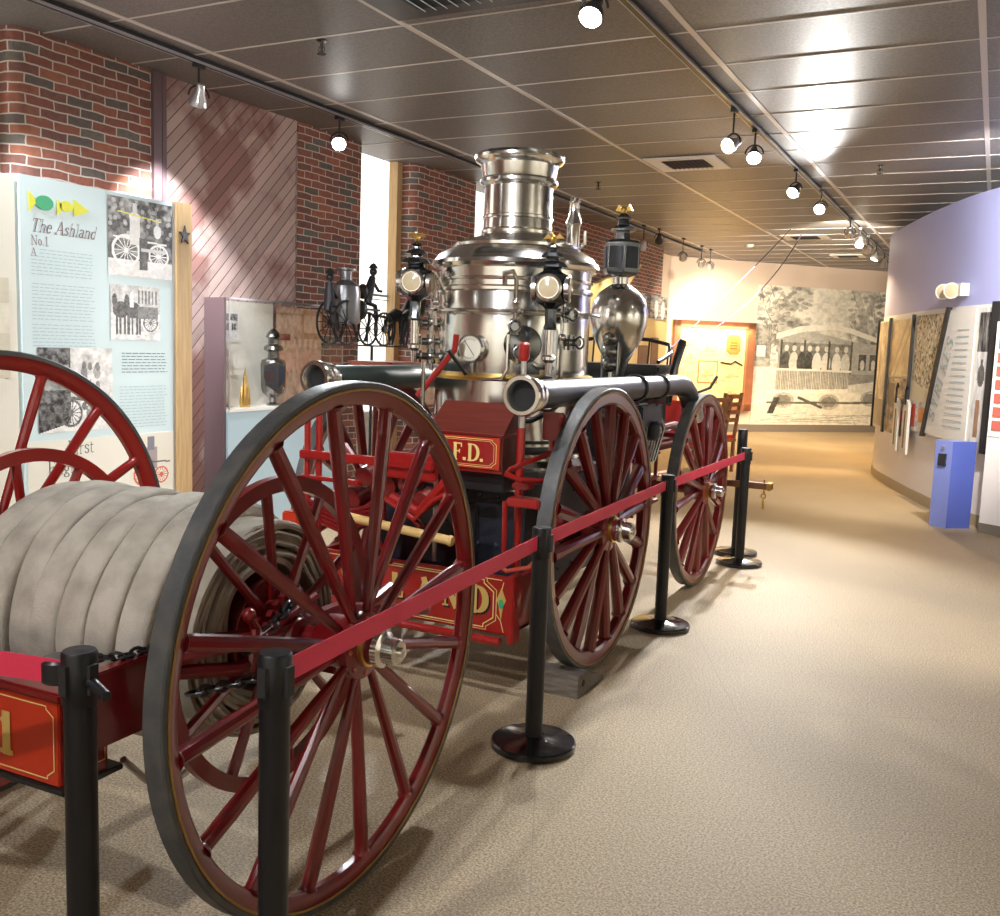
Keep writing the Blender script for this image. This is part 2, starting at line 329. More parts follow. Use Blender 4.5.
# ------------------------------------------------------------------ serif lettering drawn with a broad nib (unit cap height)
def G(ch):
    s = lambda x, y=0, w=.13: [(x - w, y), (x + w, y)]
    C = {
    'A': (.78, [[(.06, 0), (.39, 1)], ('T', [(.39, 1), (.7, 0)]), [(.17, .34), (.58, .34)], s(.07), s(.7)]),
    'B': (.68, [('T', [(.14, 0), (.14, 1)]), [(.02, 1), (.36, 1)], [(.02, 0), (.38, 0)], [(.14, .53), (.36, .53)], arc((.34, .765), .2, 90, -90, 10, .235), arc((.36, .265), .25, 90, -90, 10, .265)]),
    'D': (.76, [('T', [(.14, 0), (.14, 1)]), [(.02, 1), (.34, 1)], [(.02, 0), (.34, 0)], arc((.3, .5), .38, 90, -90, 14, .5)]),
    'E': (.62, [('T', [(.14, 0), (.14, 1)]), [(.02, 1), (.54, 1), (.54, .82)], [(.02, 0), (.56, 0), (.56, .2)], [(.14, .52), (.42, .52)], [(.42, .42), (.42, .62)]]),
    'F': (.6, [('T', [(.14, 0), (.14, 1)]), [(.02, 1), (.54, 1), (.54, .8)], s(.14, 0, .12), [(.14, .52), (.42, .52)], [(.42, .42), (.42, .62)]]),
    'H': (.84, [('T', [(.14, 0), (.14, 1)]), ('T', [(.68, 0), (.68, 1)]), [(.14, .52), (.68, .52)], s(.14), s(.14, 1), s(.68), s(.68, 1)]),
    'I': (.34, [('T', [(.17, 0), (.17, 1)]), s(.17), s(.17, 1)]),
    'K': (.76, [('T', [(.14, 0), (.14, 1)]), s(.14), s(.14, 1), [(.6, 1), (.16, .45)], ('T', [(.3, .6), (.64, 0)]), s(.62, 0), s(.6, 1, .1)]),
    'L': (.62, [('T', [(.14, 0), (.14, 1)]), s(.14, 1), [(.02, 0), (.56, 0), (.56, .24)]]),
    'N': (.84, [[(.14, 0), (.14, 1)], ('T', [(.14, 1), (.68, 0)]), [(.68, 0), (.68, 1)], s(.14), s(.68, 1), s(.1, 1, .08)]),
    'R': (.74, [('T', [(.14, 0), (.14, 1)]), [(.02, 1), (.36, 1)], s(.14), [(.14, .5), (.36, .5)], arc((.34, .75), .22, 90, -90, 10, .25), ('T', [(.36, .5), (.62, 0)]), s(.65, 0, .07)]),
    'S': (.6, [[(.5, .95), (.5, .76)], [(.49, .82)] + arc((.29, .76), .19, 25, 270, 12, .24) [1:] + arc((.29, .27), .22, 90, -165, 12, .25), [(.08, .06), (.08, .26)]]),
    'T': (.7, [('T', [(.35, 0), (.35, 1)]), [(.03, .82), (.03, 1), (.67, 1), (.67, .82)], s(.35)]),
    '1': (.5, [('T', [(.27, 0), (.27, 1)]), [(.1, .82), (.27, 1)], s(.27, 0, .2)]),
    '.': (.26, [('T', [(.1, .03), (.1, .1)])]),
    'h': (.58, [[(.12, 0), (.12, 1.02), (.04, .98)], [(.12, .5)] + arc((.28, .48), .16, 150, 0, 8) + [(.44, 0)], s(.12, 0, .08), s(.44, 0, .08)]),
    'e': (.5, [[(.08, .36), (.42, .36)] + arc((.25, .33), .17, 10, 320, 14, .33)[0:]]),
    's': (.42, [[(.34, .52)] + arc((.2, .49), .13, 30, 270, 8, .14) + arc((.19, .18), .15, 90, -160, 8, .17)]),
    'l': (.3, [[(.14, 0), (.14, 1.02), (.05, .98)], s(.14, 0, .08)]),
    'a': (.5, [arc((.22, .5), .16, 160, 0, 6, .14) + [(.38, .05), (.46, 0)], arc((.22, .17), .16, 60, 330, 10, .17)]),
    'n': (.58, [[(.12, 0), (.12, .62), (.04, .6)], [(.12, .48)] + arc((.28, .46), .16, 150, 0, 8) + [(.44, 0)], s(.12, 0, .08), s(.44, 0, .08)]),
    'd': (.55, [[(.42, 0), (.42, 1.02), (.34, .98)], arc((.25, .3), .18, 50, 320, 12, .31)]),
    'o': (.52, [arc((.25, .31), .19, 0, 360, 14, .31)]),
    'i': (.28, [[(.13, 0), (.13, .62), (.05, .6)], [(.13, .85), (.13, .9)], s(.13, 0, .08)]),
    'g': (.52, [arc((.24, .38), .15, 0, 360, 12, .2), [(.3, .2), (.12, .1), (.36, .02)], arc((.24, -.12), .2, 50, -270, 12, .13)]),
    'r': (.42, [[(.12, 0), (.12, .62), (.04, .6)], [(.12, .45), (.22, .58), (.36, .58)], s(.12, 0, .08)]),
    't': (.34, [[(.14, .8), (.14, .1), (.2, .01), (.32, .06)], [(.03, .6), (.3, .6)]]),
    ' ': (.3, [])}
    return C.get(ch, (.3, []))
def text(mb, s, o, u, v, w, h, thick=.16, thin=.06, shear=0, gap=.04, d=.003):
    x = 0
    for ch in s:
        adv, st = G(ch)
        for k in st:
            T = isinstance(k, tuple); pts = k[1] if T else k
            for i in range(len(pts) - 1):
                a, b = pts[i], pts[i + 1]
                dy = abs(b[1] - a[1]) / max(1e-6, math.hypot(b[0] - a[0], b[1] - a[1]))
                wd = thick if T else thin + (thick - thin) * (dy ** 2 if len(pts) > 4 else 0)
                f = lambda p: ((x + p[0] + shear * p[1]) * h, p[1] * h)
                mb.stroke([f(a), f(b)], wd * h, o, u, v, w, d)
        x += adv + gap
    return x * h

# ------------------------------------------------------------------ tiny paint box for printed pictures (vertex colours on a grid)
class Pic:
    def __init__(s, w, h, base=.8):
        s.w, s.h = w, h; s.a = np.ones((h, w, 3)) * base; y, x = np.mgrid[0:h, 0:w]; s.x = (x + .5) / w; s.y = 1 - (y + .5) / h
        if np.ndim(base): s.a[:] = base
    def put(s, m, c, al=1):
        c = np.array(c if np.ndim(c) else (c, c, c), float); s.a[m] = s.a[m] * (1 - al) + c * al; return s
    def rect(s, x0, y0, x1, y1, c, al=1): return s.put((s.x >= x0) & (s.x <= x1) & (s.y >= y0) & (s.y <= y1), c, al)
    def ell(s, cx, cy, rx, ry, c, al=1): return s.put(((s.x - cx) / rx) ** 2 + ((s.y - cy) / ry) ** 2 < 1, c, al)
    def ringe(s, cx, cy, rx, ry, t, c):
        d = np.sqrt(((s.x - cx) / rx) ** 2 + ((s.y - cy) / ry) ** 2); return s.put(np.abs(d - 1) < t, c)
    def line(s, p, q, t, c, al=1):
        px, py = p; dx, dy = q[0] - px, q[1] - py; L = dx * dx + dy * dy + 1e-9
        k = np.clip(((s.x - px) * dx + (s.y - py) * dy) / L, 0, 1); d = np.hypot(s.x - px - k * dx, s.y - py - k * dy); return s.put(d < t, c, al)
    def poly(s, pts, c, al=1):
        m = np.zeros((s.h, s.w), bool); n = len(pts)
        for i in range(n):
            x0, y0 = pts[i]; x1, y1 = pts[(i + 1) % n]
            if y0 == y1: continue
            m ^= ((s.y > min(y0, y1)) & (s.y <= max(y0, y1)) & (s.x < x0 + (s.y - y0) * (x1 - x0) / (y1 - y0)))
        return s.put(m, c, al)
    def noise(s, amt=.2, sc=8, mask=None):
        f = np.zeros((s.h, s.w))
        for o in (1, 2, 4):
            gh, gw = sc * o + 2, sc * o + 2; g = rng.random((gh, gw))
            yy = s.y * (gh - 2); xx = s.x * (gw - 2); yi = yy.astype(int); xi = xx.astype(int); fy = yy - yi; fx = xx - xi
            f += ((g[yi, xi] * (1 - fx) + g[yi, xi + 1] * fx) * (1 - fy) + (g[yi + 1, xi] * (1 - fx) + g[yi + 1, xi + 1] * fx) * fy - .5) / o ** .6
        if mask is not None: f = f * mask
        s.a = np.clip(s.a + f[..., None] * amt, .01, .95); return s
    def tint(s, lo, hi):
        s.a = np.array(lo) + s.a * (np.array(hi) - np.array(lo)); return s
    def wheel(s, cx, cy, r, c, asp):
        s.ringe(cx, cy, r, r * asp, .1, c)
        for k in range(7): 
            a = k * PI / 7; s.line((cx - r * math.cos(a), cy - r * asp * math.sin(a)), (cx + r * math.cos(a), cy + r * asp * math.sin(a)), .006, c)
def pic_mesh(name, p, fn, parent=None, thick=.004):
    """fn(u, v) -> world point, u to the viewer's right, v up"""
    w, h = p.w, p.h; vs = [V(fn(i / w, 1 - j / h)) for j in range(h + 1) for i in range(w + 1)]
    fs = [(j * (w + 1) + i, (j + 1) * (w + 1) + i, (j + 1) * (w + 1) + i + 1, j * (w + 1) + i + 1) for j in range(h) for i in range(w)]
    base = wloc(parent) if parent else V((0, 0, 0))
    me = bpy.data.meshes.new(name); me.from_pydata([tuple(q - base) for q in vs], [], fs); me.materials.append(MATS['print'])
    ca = me.color_attributes.new('Col', 'BYTE_COLOR', 'CORNER')
    c = np.ones((h * w, 4, 4)); c[..., :3] = p.a.reshape(-1, 1, 3); ca.data.foreach_set('color', c.ravel()); me.update()
    o = bpy.data.objects.new(name, me); COL.objects.link(o); o.parent = parent
    return o
def flat(o, u, v):   # rectangle mapper
    o, u, v = V(o), V(u), V(v); return lambda a, b: o + u * a + v * b

def photo_engine(w=110, h=120):
    p = Pic(w, h, .13); p.noise(.35, 10)
    for k in range(60): p.ell(rng.random(), .55 + .45 * rng.random(), .03, .03, .35 + .4 * rng.random(), .5)
    p.rect(0, 0, 1, .22, .72); p.noise(.15, 14); p.wheel(.27, .33, .2, .85, .95); p.wheel(.78, .3, .15, .8, .95)
    p.rect(.33, .42, .48, .78, .75); p.ell(.405, .78, .09, .05, .85); p.rect(.37, .78, .44, .95, .7); p.ell(.76, .62, .06, .09, .8); p.rect(.74, .7, .78, .8, .6)
    p.line((.08, .5), (.9, .46), .012, .8); p.rect(.47, .1, .6, .52, .08); p.ell(.535, .56, .04, .05, .25); p.rect(.5, .34, .9, .38, .6)
    for x in (.3, .47): p.line((.15, .82), (.8, .76), .008, (.8, .75, .1))
    return p.noise(.12, 30)
def photo_horses(w=90, h=80):
    p = Pic(w, h, .75); p.noise(.25, 8); p.rect(0, .5, 1, 1, .45, .6); p.noise(.3, 16)
    for x in (.14, .38): p.ell(x + .06, .55, .16, .15, .08); p.ell(x - .06, .72, .05, .12, .1); [p.line((x + d, .5), (x + d, .12), .02, .1) for d in (-.02, .05, .14, .2)]
    p.wheel(.8, .33, .14, .12, 1.1); p.rect(.55, .4, .95, .62, .2); p.ell(.42, .8, .04, .08, .85); p.rect(.38, .6, .46, .74, .9)
    for k in range(6): p.rect(.55 + .07 * k, .68, .58 + .07 * k, .92, .15)
    return p.noise(.15, 30)
def photo_station(w=110, h=110):
    p = Pic(w, h, .7); p.noise(.25, 8); p.rect(0, 0, .42, 1, .1); p.rect(.08, .5, .4, .8, .32); p.noise(.2, 12)
    p.poly([(0, 0), (1, 0), (1, .25), (.4, .1)], .75); p.wheel(.75, .35, .14, .15, 1.1); p.wheel(.42, .22, .14, .15, 1.1)
    p.rect(.5, .4, .7, .62, .2); p.ell(.6, .68, .05, .1, .25); p.ell(.78, .72, .05, .1, .4); p.line((.4, .4), (.9, .36), .02, .15)
    for k in range(9): p.ell(.5 + .45 * rng.random(), .2 + .6 * rng.random(), .03, .05, .2)
    return p.noise(.2, 30)
def photo_small(w=50, h=50):
    p = Pic(w, h, .6); p.rect(0, 0, 1, .35, .75); p.rect(0, .75, 1, 1, .2)
    for k in range(9): p.ell(.08 + .1 * k, .5, .05, .14, .1 + .6 * (k % 3 == 0))
    p.noise(.4, 14); return p

# ------------------------------------------------------------------ THE ROOM
fl = MB(); fl.box((-6.4, -5, -.1), (6, 26, 0)); struct(fl.build('floor', 'floor'))
ce = MB(); ce.box((-6.4, -5, CEIL), (6, 26, CEIL + .12)); ceil_o = struct(ce.build('ceiling', 'ceiling'))
g = MB()
for x in (-5.03, -3.43, -1.825, -.235, 1.36, 2.96): g.box((x - .02, -5, CEIL - .006), (x + .02, 24, CEIL + .01))
for k in range(-15, 24):
    y = 6.718 + .7365 * k; g.box((-6.2, y - .008, CEIL - .004), (5, y + .008, CEIL + .01))
struct(g.build('trim_1', 'tile_grid', loc=(0, 0, 0))).name = 'trim_ceiling_grid'

WX = -5.8
def wall_profile(name, pts, z0, z1, thickback=.35):
    """brick wall face following a plan polyline, UV = (running length, height)"""
    n = len(pts); m = MB(); uvs = []; L = 0
    for i in range(n - 1):
        a, b = pts[i], pts[i + 1]; l = math.dist(a, b)
        m.add([(*a, z0), (*b, z0), (*b, z1), (*a, z1)], [(0, 1, 2, 3)]); uvs.append([(L, z0), (L + l, z0), (L + l, z1), (L, z1)]); L += l
    o = m.build(name, 'brick', smooth=60, uv=uvs, loc=(0, 0, 0)); return struct(o)
def bullnose(x, y0, d=.3, r=.1, end=False):
    # corner at (x, y0); the reveal runs back to x-d.  end=False: wall starts here going +Y
    if not end: return [(x - d, y0)] + [(x - r + r * math.sin(t) , y0 + r - r * math.cos(t)) for t in [k * PI / 16 for k in range(9)]]
    return [(x - r + r * math.cos(t), y0 - r + r * math.sin(t)) for t in [k * PI / 16 for k in range(9)]] + [(x - d, y0)]
RC = WX - .3
wall_profile('wall_left_1', [(RC, -5), (RC, 3.2)] , 0, CEIL)
wall_profile('wall_left_2', bullnose(WX, 4.3, r=.12) + [(WX, 5.42)], 0, CEIL)
wall_profile('wall_left_3', [(WX, 7.13), (WX, 8.12), (RC, 8.12)], 0, CEIL)
wall_profile('wall_left_4', bullnose(WX, 9.15, r=.1) + [(WX, 10.5), (RC, 10.5)], 0, CEIL)
wall_profile('wall_left_5', [(RC, 11.9), (WX, 11.9), (WX, 17.95), (RC, 17.95)], 0, CEIL)
# closed masonry behind the recesses
b = MB(); b.box((RC - .2, 3.2, 0), (RC - .02, 19.2, CEIL)); struct(b.build('wall_left_6', 'panel_cream', smooth=0))
b = MB(); b.box((WX - .04, 5.5, 0), (WX - .005, 7.13, CEIL)); struct(b.build('wall_left_7', 'boards', smooth=0))
b = MB(); b.box((WX - .05, 5.42, 0), (WX + .03, 5.5, CEIL)); b.box((WX - .02, 5.52, 0), (WX + .015, 5.56, CEIL)); struct(b.build('trim_2', 'case_side', smooth=0))
MATS['case_side2'] = MATS['mahogany']
def window(n, y0, y1, z0, z1, frame_side=True):
    w = thing('window_%d' % n, '', '', (RC, (y0 + y1) / 2, 0)); del w['label']; del w['category']; w['kind'] = 'structure'
    p = MB(); p.box((RC - .01, y0, z0), (RC + .01, y1, z1)); p.build('blind', 'blind', w)
    f = MB(); f.box((RC - .01, y1 - .1, 0), (RC + .12, y1, CEIL)); f.box((RC - .01, y0, 0), (RC + .03, y0 + .03, CEIL)); f.build('window_frame', 'post_wood', w)
    r = MB(); r.box((RC, y0, 2.14), (RC + .03, y1 - .1, 2.165)); r.box((RC, y0, 2.1), (RC + .025, y1 - .1, 2.11)); r.build('meeting_rail', 'ink_grey', w)
    s = MB(); s.box((RC - .01, y0, z0 - .06), (RC + .18, y1, z0)); s.box((RC - .01, y0, 0), (RC + .05, y1, z0 - .06)); s.build('sill', 'white_paint', w); return w
window(1, 3.2, 4.3, .9, CEIL); window(2, 8.12, 9.15, .9, CEIL); window(3, 10.5, 11.9, .9, CEIL)
# far wall, turned 45 degrees
B0 = V((-5.95, 19.55, 0)); BU = (V((-2.5, 23.15, 0)) - V((-5.8, 19.7, 0))).normalized(); BN = V((BU.y, -BU.x, 0))
def bw(u, z, d=0): return B0 + BU * u + V((0, 0, z)) + BN * d
def bwm(o, n=0): return lambda a, b: None
m = MB(); m.prism([(-.3, 0), (7, 0), (7, CEIL), (-.3, CEIL)], B0 - BN * .2, BU, (0, 0, 1), BN * .2); struct(m.build('wall_back', 'back_wall', smooth=0))
m = MB(); m.prism([(0, 0), (7, 0), (7, .16), (0, .16)], B0, BU, (0, 0, 1), BN * .03); struct(m.build('baseboard_back', 'kick_grey', smooth=0))
m = MB(); m.box((RC - .1, 17.95, 0), (RC, 19.7, CEIL)); struct(m.build('wall_back_2', 'back_wall', smooth=0))
# side wall far to the right, out of the picture, and behind the camera (seen only in reflections)
m = MB(); m.box((5.9, -5, 0), (6, 26, CEIL)); struct(m.build('wall_right_2', 'panel_cream', smooth=0))
m = MB(); m.box((-6.2, -5.1, 0), (6, -5, CEIL)); struct(m.build('wall_front', 'panel_cream', smooth=0))

# curved drum wall
CP = [(-1.15, 18.6), (-1.4, 17.2), (-1.52, 15.9), (-1.45, 14.7), (-1.05, 13.25), (-.58, 11.9), (-.2, 11.05), (.25, 10.45), (1.0, 10.0), (2.2, 9.7)]
def cat(P, k, t):
    p0, p1, p2, p3 = P[max(k - 1, 0)], P[k], P[k + 1], P[min(k + 2, len(P) - 1)]
    return tuple(.5 * (2 * p1[i] + (p2[i] - p0[i]) * t + (2 * p0[i] - 5 * p1[i] + 4 * p2[i] - p3[i]) * t * t + (3 * p1[i] - p0[i] - 3 * p2[i] + p3[i]) * t ** 3) for i in (0, 1))
CV = [cat(CP, k, t / 12) for k in range(len(CP) - 1) for t in range(12)] + [CP[-1]]
CL = [0]
for i in range(1, len(CV)): CL.append(CL[-1] + math.dist(CV[i], CV[i - 1]))
def cw(s, z, d=0):
    s = min(max(s, 0), CL[-1] - 1e-4); i = max(k for k in range(len(CL) - 1) if CL[k] <= s); t = (s - CL[i]) / (CL[i + 1] - CL[i])
    a, b_ = CV[i], CV[i + 1]; dx, dy = b_[0] - a[0], b_[1] - a[1]; l = math.hypot(dx, dy)
    return V((a[0] + dx * t + dy / l * d, a[1] + dy * t - dx / l * d, z))
def s_at_y(y): 
    return min(range(len(CV)), key=lambda i: abs(CV[i][1] - y) + (0 if i > 0 else 0)) and CL[min(range(len(CV)), key=lambda i: abs(CV[i][1] - y))]
def curved(name, z0, z1, d0, d1, m_, s0=0, s1=None):
    s1 = CL[-1] if s1 is None else s1; n = 90; mb = MB(); sg = 1
    ring = [(cw(s0 + (s1 - s0) * k / n, 0, d0), cw(s0 + (s1 - s0) * k / n, 0, d1)) for k in range(n + 1)]
    vs = []
    for a, b_ in ring: vs += [(a.x, a.y, z0), (b_.x, b_.y, z0), (b_.x, b_.y, z1), (a.x, a.y, z1)]
    fs = []
    for k in range(n):
        for j in range(4): fs.append((k * 4 + j, k * 4 + (j + 1) % 4, k * 4 + 4 + (j + 1) % 4, k * 4 + 4 + j))
    fs += [(0, 1, 2, 3), (n * 4 + 3, n * 4 + 2, n * 4 + 1, n * 4)]
    mb.add(vs, fs); return mb.build(name, m_, smooth=50, loc=(0, 0, 0))
DRUMH = 3.38
struct(curved('wall_right', 0, 2.24, -.15, 0, 'drum_white')); struct(curved('wall_right_1', 2.24, DRUMH, -.15, 0, 'lavender'))
struct(curved('baseboard_right', 0, .12, 0, .012, 'kick_beige'))

# ------------------------------------------------------------------ ceiling fittings
def track(name, x, y0, y1, label):
    t = thing(name, label, 'track', (x, (y0 + y1) / 2, CEIL), 'ceiling tracks')
    b = MB(); b.box((x - .018, y0, CEIL - .045), (x + .018, y1, CEIL - .004)); b.build('rail', 'track_black', t)
    b = MB(); b.box((x - .024, y0, CEIL - .048), (x - .018, y1, CEIL - .03)); b.box((x + .018, y0, CEIL - .048), (x + .024, y1, CEIL - .03)); b.build('rail_edge', 'lamp_silver', t)
    return t
TXL, TXR = -5.2, -1.99
track('lighting_track', TXR, -3, 20, 'black lighting track crossing the ceiling above the aisle')
track('lighting_track', TXL, -3, 18.6, 'black lighting track along the ceiling beside the brick wall')
def head(x, y, aim, label, power=0, col=(1, .96, .9), size=1.0, glow='lamp_glow', group='track spotlights', drop=.2, angle=62):
    t = thing('track_light', label, 'spotlight', (x, y, CEIL - .05), group)
    c = V((x, y, CEIL - .05 - drop)); a = (V(aim) - c).normalized()
    b = MB(); b.box((x - .02, y - .045, CEIL - .075), (x + .02, y + .045, CEIL - .045)); b.cyl((x, y, CEIL - .07), (x, y, c.z + .07), .008, n=8); b.build('stem', 'track_black', t)
    side = a.cross(V((0, 0, 1))); side = side.normalized() if side.length > .01 else V((1, 0, 0)); up = side.cross(a)
    b = MB(); b.tube([c + side * (.075 * math.cos(k * PI / 12)) + V((0, 0, 1)) * (.075 * math.sin(k * PI / 12)) for k in range(13)], .007, 8); b.build('yoke', 'track_black', t)
    b = MB(); b.lathe([(.022, -.09), (.03, -.085), (.035, -.03), (.058, .02), (.064, .055), (.064, .065)], c, a, 20); b.build('lamp_body', 'lamp_silver' if glow != 'lamp_glow' else 'track_black', t)
    b = MB(); b.lathe([(.001, .069), (.05, .068), (.058, .066)], c, a, 20); b.build('lamp_lens', glow, t)
    if power:
        l = bpy.data.lights.new('spot', 'SPOT'); l.energy = power * LK; l.color = col; l.spot_size = math.radians(angle); l.spot_blend = .5; l.shadow_soft_size = .05
        lo = bpy.data.objects.new('spot_beam', l); COL.objects.link(lo); lo.parent = t
        lo.location = c + a * .09 - V(t.location); lo.rotation_euler = a.to_track_quat('-Z', 'Y').to_euler()
    return t
G1 = 'track spotlights'
head(TXL, 5.3, (-5.9, 5.6, 1.6), 'chrome spotlight hanging above the brick beside the diagonal boarding', 200, drop=.22, glow='lamp_dim', col=(.93, .97, 1), angle=75)
head(TXL, 6.95, (-2.9, 3.6, .8), 'glaring white spotlight above the narrow brick pier beside the window', 260, col=(.9, .96, 1), drop=.2, angle=70)
head(TXR + .03, 4.72, (-1.9, 2.4, .6), 'bright spotlight at the top above the smokestack', 130, col=(.93, .97, 1), drop=.2, angle=75)
head(TXR, 7.75, (-3.4, 4.6, 1.7), 'dark-bodied spotlight with round lens turned toward the steam boiler', 380, glow='lamp_warm_glow', drop=.26, angle=60)
head(TXR, 8.5, (-1.2, 5, .3), 'small glowing spotlight just beyond the one turned toward the boiler', 200, drop=.2, angle=70)
head(TXR, 10.4, (-3.0, 7.5, 1), 'round white spotlight before the most glaring lamp on the aisle track', 260, drop=.2)
head(TXR + .05, 11.7, (-2.3, 6.2, .9), 'most glaring lamp of the aisle track with a wide white flare', 650, drop=.2, angle=75, col=(1, .98, .94))
GC = 'lamp cluster at the far end of the aisle track'
for y, aim, pw in ((14.1, (-3.6, 21.8, 2.0), 600), (15.2, (-2.0, 13.0, .5), 320), (16.2, (-4.3, 20.9, 1.7), 220), (17.3, (-3.2, 16.5, 0), 420), (18.6, (-2.6, 20.2, 0), 380)):
    head(TXR + .06, y, aim, 'warm spotlight in the tight cluster at the far end of the aisle track', pw, (1, .66, .3) if aim[2] < 1 else (1, .88, .68), glow='lamp_warm_glow', group=GC, drop=.2, angle=80)
for y, lab in ((13.5, 'black unlit-looking spotlight over the far brick pier, closer to the boiler'), (14.3, 'black spotlight over the far brick pier, second of the pair')):
    head(-4.95, y, (-5.9, y + .8, 1.5), lab, 70, (1, .85, .62), glow='lamp_dim', drop=.3)
head(TXL + .35, 14.75, (-5.4, 16.5, 1.8), 'tiny glowing spotlight on the wall track past the brick pier', 120, (1, .8, .6), drop=.15)
for y, lab in ((16.05, 'first of three white spotlights on the wall track before the far wall'), (17.2, 'middle of three white spotlights on the wall track before the far wall'), (17.8, 'last of three white spotlights on the wall track before the far wall')):
    head(TXL + .35, y, (-5.3, y + 3.2, 1.8), lab, 150, (1, .85, .62), glow='lamp_warm_glow', drop=.3)
# unseen fill lamps added above and behind the camera on the same track
for y, aim, pw in ((1.4, (-2.6, 5.0, 1.9), 170), (-.6, (-1.9, 3.2, .9), 150), (-2.0, (-.5, -5, 1.7), 320)):
    head(TXR, y, aim, 'unseen fill spotlight added on the aisle track near the camera', pw, (.97, .97, 1), group='added fill lamps', angle=90)
for y in (.5, 3.2):
    head(TXL, y, (-5.3, y + 1.8, 1.4), 'spotlight on the wall track near the entrance end', 150, (.93, .97, 1), group='entrance lamps by the wall', angle=80)
head(.2, 8.2, (-.5, 11.9, 1.9), 'spotlight before the curved wall beyond the blue pedestal', 560, (1, .93, .86), group='curved wall lamps', angle=80)
head(.6, 5.2, (-.5, 8.6, 0), 'spotlight over the open floor of the aisle', 150, (1, .95, .88), group='curved wall lamps', angle=95)

for x, y, aim, pw in ((3.6, 2.5, (5.9, 2.0, 1.6), 330), (3.6, 6.5, (5.9, 6.5, 1.6), 330), (2.5, -2.5, (2.0, -5, 1.6), 330), (-4, -2.5, (-4.5, -5, 1.6), 250)):  # unseen lamps added to brighten the walls that the boiler reflects
    head(x, y, aim, 'unseen spotlight added to brighten the plain wall mirrored in the boiler', pw, (1, .95, .86), group='added reflection lamps', angle=110)

def vent(x0, y0, x1, y1, label, border, louv):
    t = thing('ceiling_vent', label, 'vent', ((x0 + x1) / 2, (y0 + y1) / 2, CEIL), 'ceiling vents'); z = CEIL - .006
    b = MB(); b.box((x0, y0, z - .012), (x1, y1, z)); b.build('border', border, t)
    ix, iy = (x1 - x0) * .2, (y1 - y0) * .2
    b = MB(); b.box((x0 + ix, y0 + iy, z - .016), (x1 - ix, y1 - iy, z - .011)); b.build('duct', 'black_matte', t)
    n = 9; w = (x1 - x0 - 2 * ix) / n
    for k in range(n):
        b = MB(); xx = x0 + ix + w * (k + .5); M_ = Matrix.Translation((xx, 0, z - .02)) @ Matrix.Rotation(.6, 4, 'Y')
        b.box((-w * .35, y0 + iy, -.002), (w * .35, y1 - iy, .002), M_); b.build('louvre', louv, t)
vent(-3.38, 9.62, -2.65, 10.32, 'square white-bordered air vent in the ceiling beyond the smokestack', 'white_paint', 'case_side')
vent(-3.4, 4.42, -2.3, 5.12, 'large dark louvred vent at the top edge of the ceiling', 'track_black', 'ink_grey')
vent(-3.3, 16.2, -2.6, 16.9, 'distant vent where the hanging cords meet the ceiling', 'tile_grid', 'black_matte')
vent(-3.0, 19.4, -2.4, 20.0, 'thin pale vent in the ceiling close to the mural wall', 'white_paint', 'black_matte')
def sprinkler(x, y, lab):
    b = MB(); b.lathe([(.035, 0), (.035, -.006), (.012, -.008), (.012, -.05), (.008, -.055), (.008, -.08), (.03, -.085), (.03, -.09)], (x, y, CEIL), (0, 0, 1), 14)
    b.tube([(x - .02, y, CEIL - .04), (x - .025, y, CEIL - .065), (x, y, CEIL - .085)], .003, 6); b.tube([(x + .02, y, CEIL - .04), (x + .025, y, CEIL - .065), (x, y, CEIL - .085)], .003, 6)
    tag(b.build('sprinkler', 'dark_nickel', loc=(x, y, CEIL)), lab, 'sprinkler', 'ceiling sprinklers')
sprinkler(-4.12, 5.3, 'dark sprinkler in the tile nearest the glaring wall lamp'); sprinkler(-4.34, 10.83, 'small sprinkler in the ceiling behind the smokestack')
sprinkler(-1.21, 10.64, 'small sprinkler in the ceiling on the curved wall side')
b = MB(); b.lathe([(.07, 0), (.07, -.03), (.05, -.045), (.001, -.045)], (-4.1, 17.6, CEIL), (0, 0, 1), 20); tag(b.build('smoke_detector', 'white_paint', loc=(-4.1, 17.6, CEIL)), 'round white smoke detector on the ceiling near the mural wall', 'smoke detector')

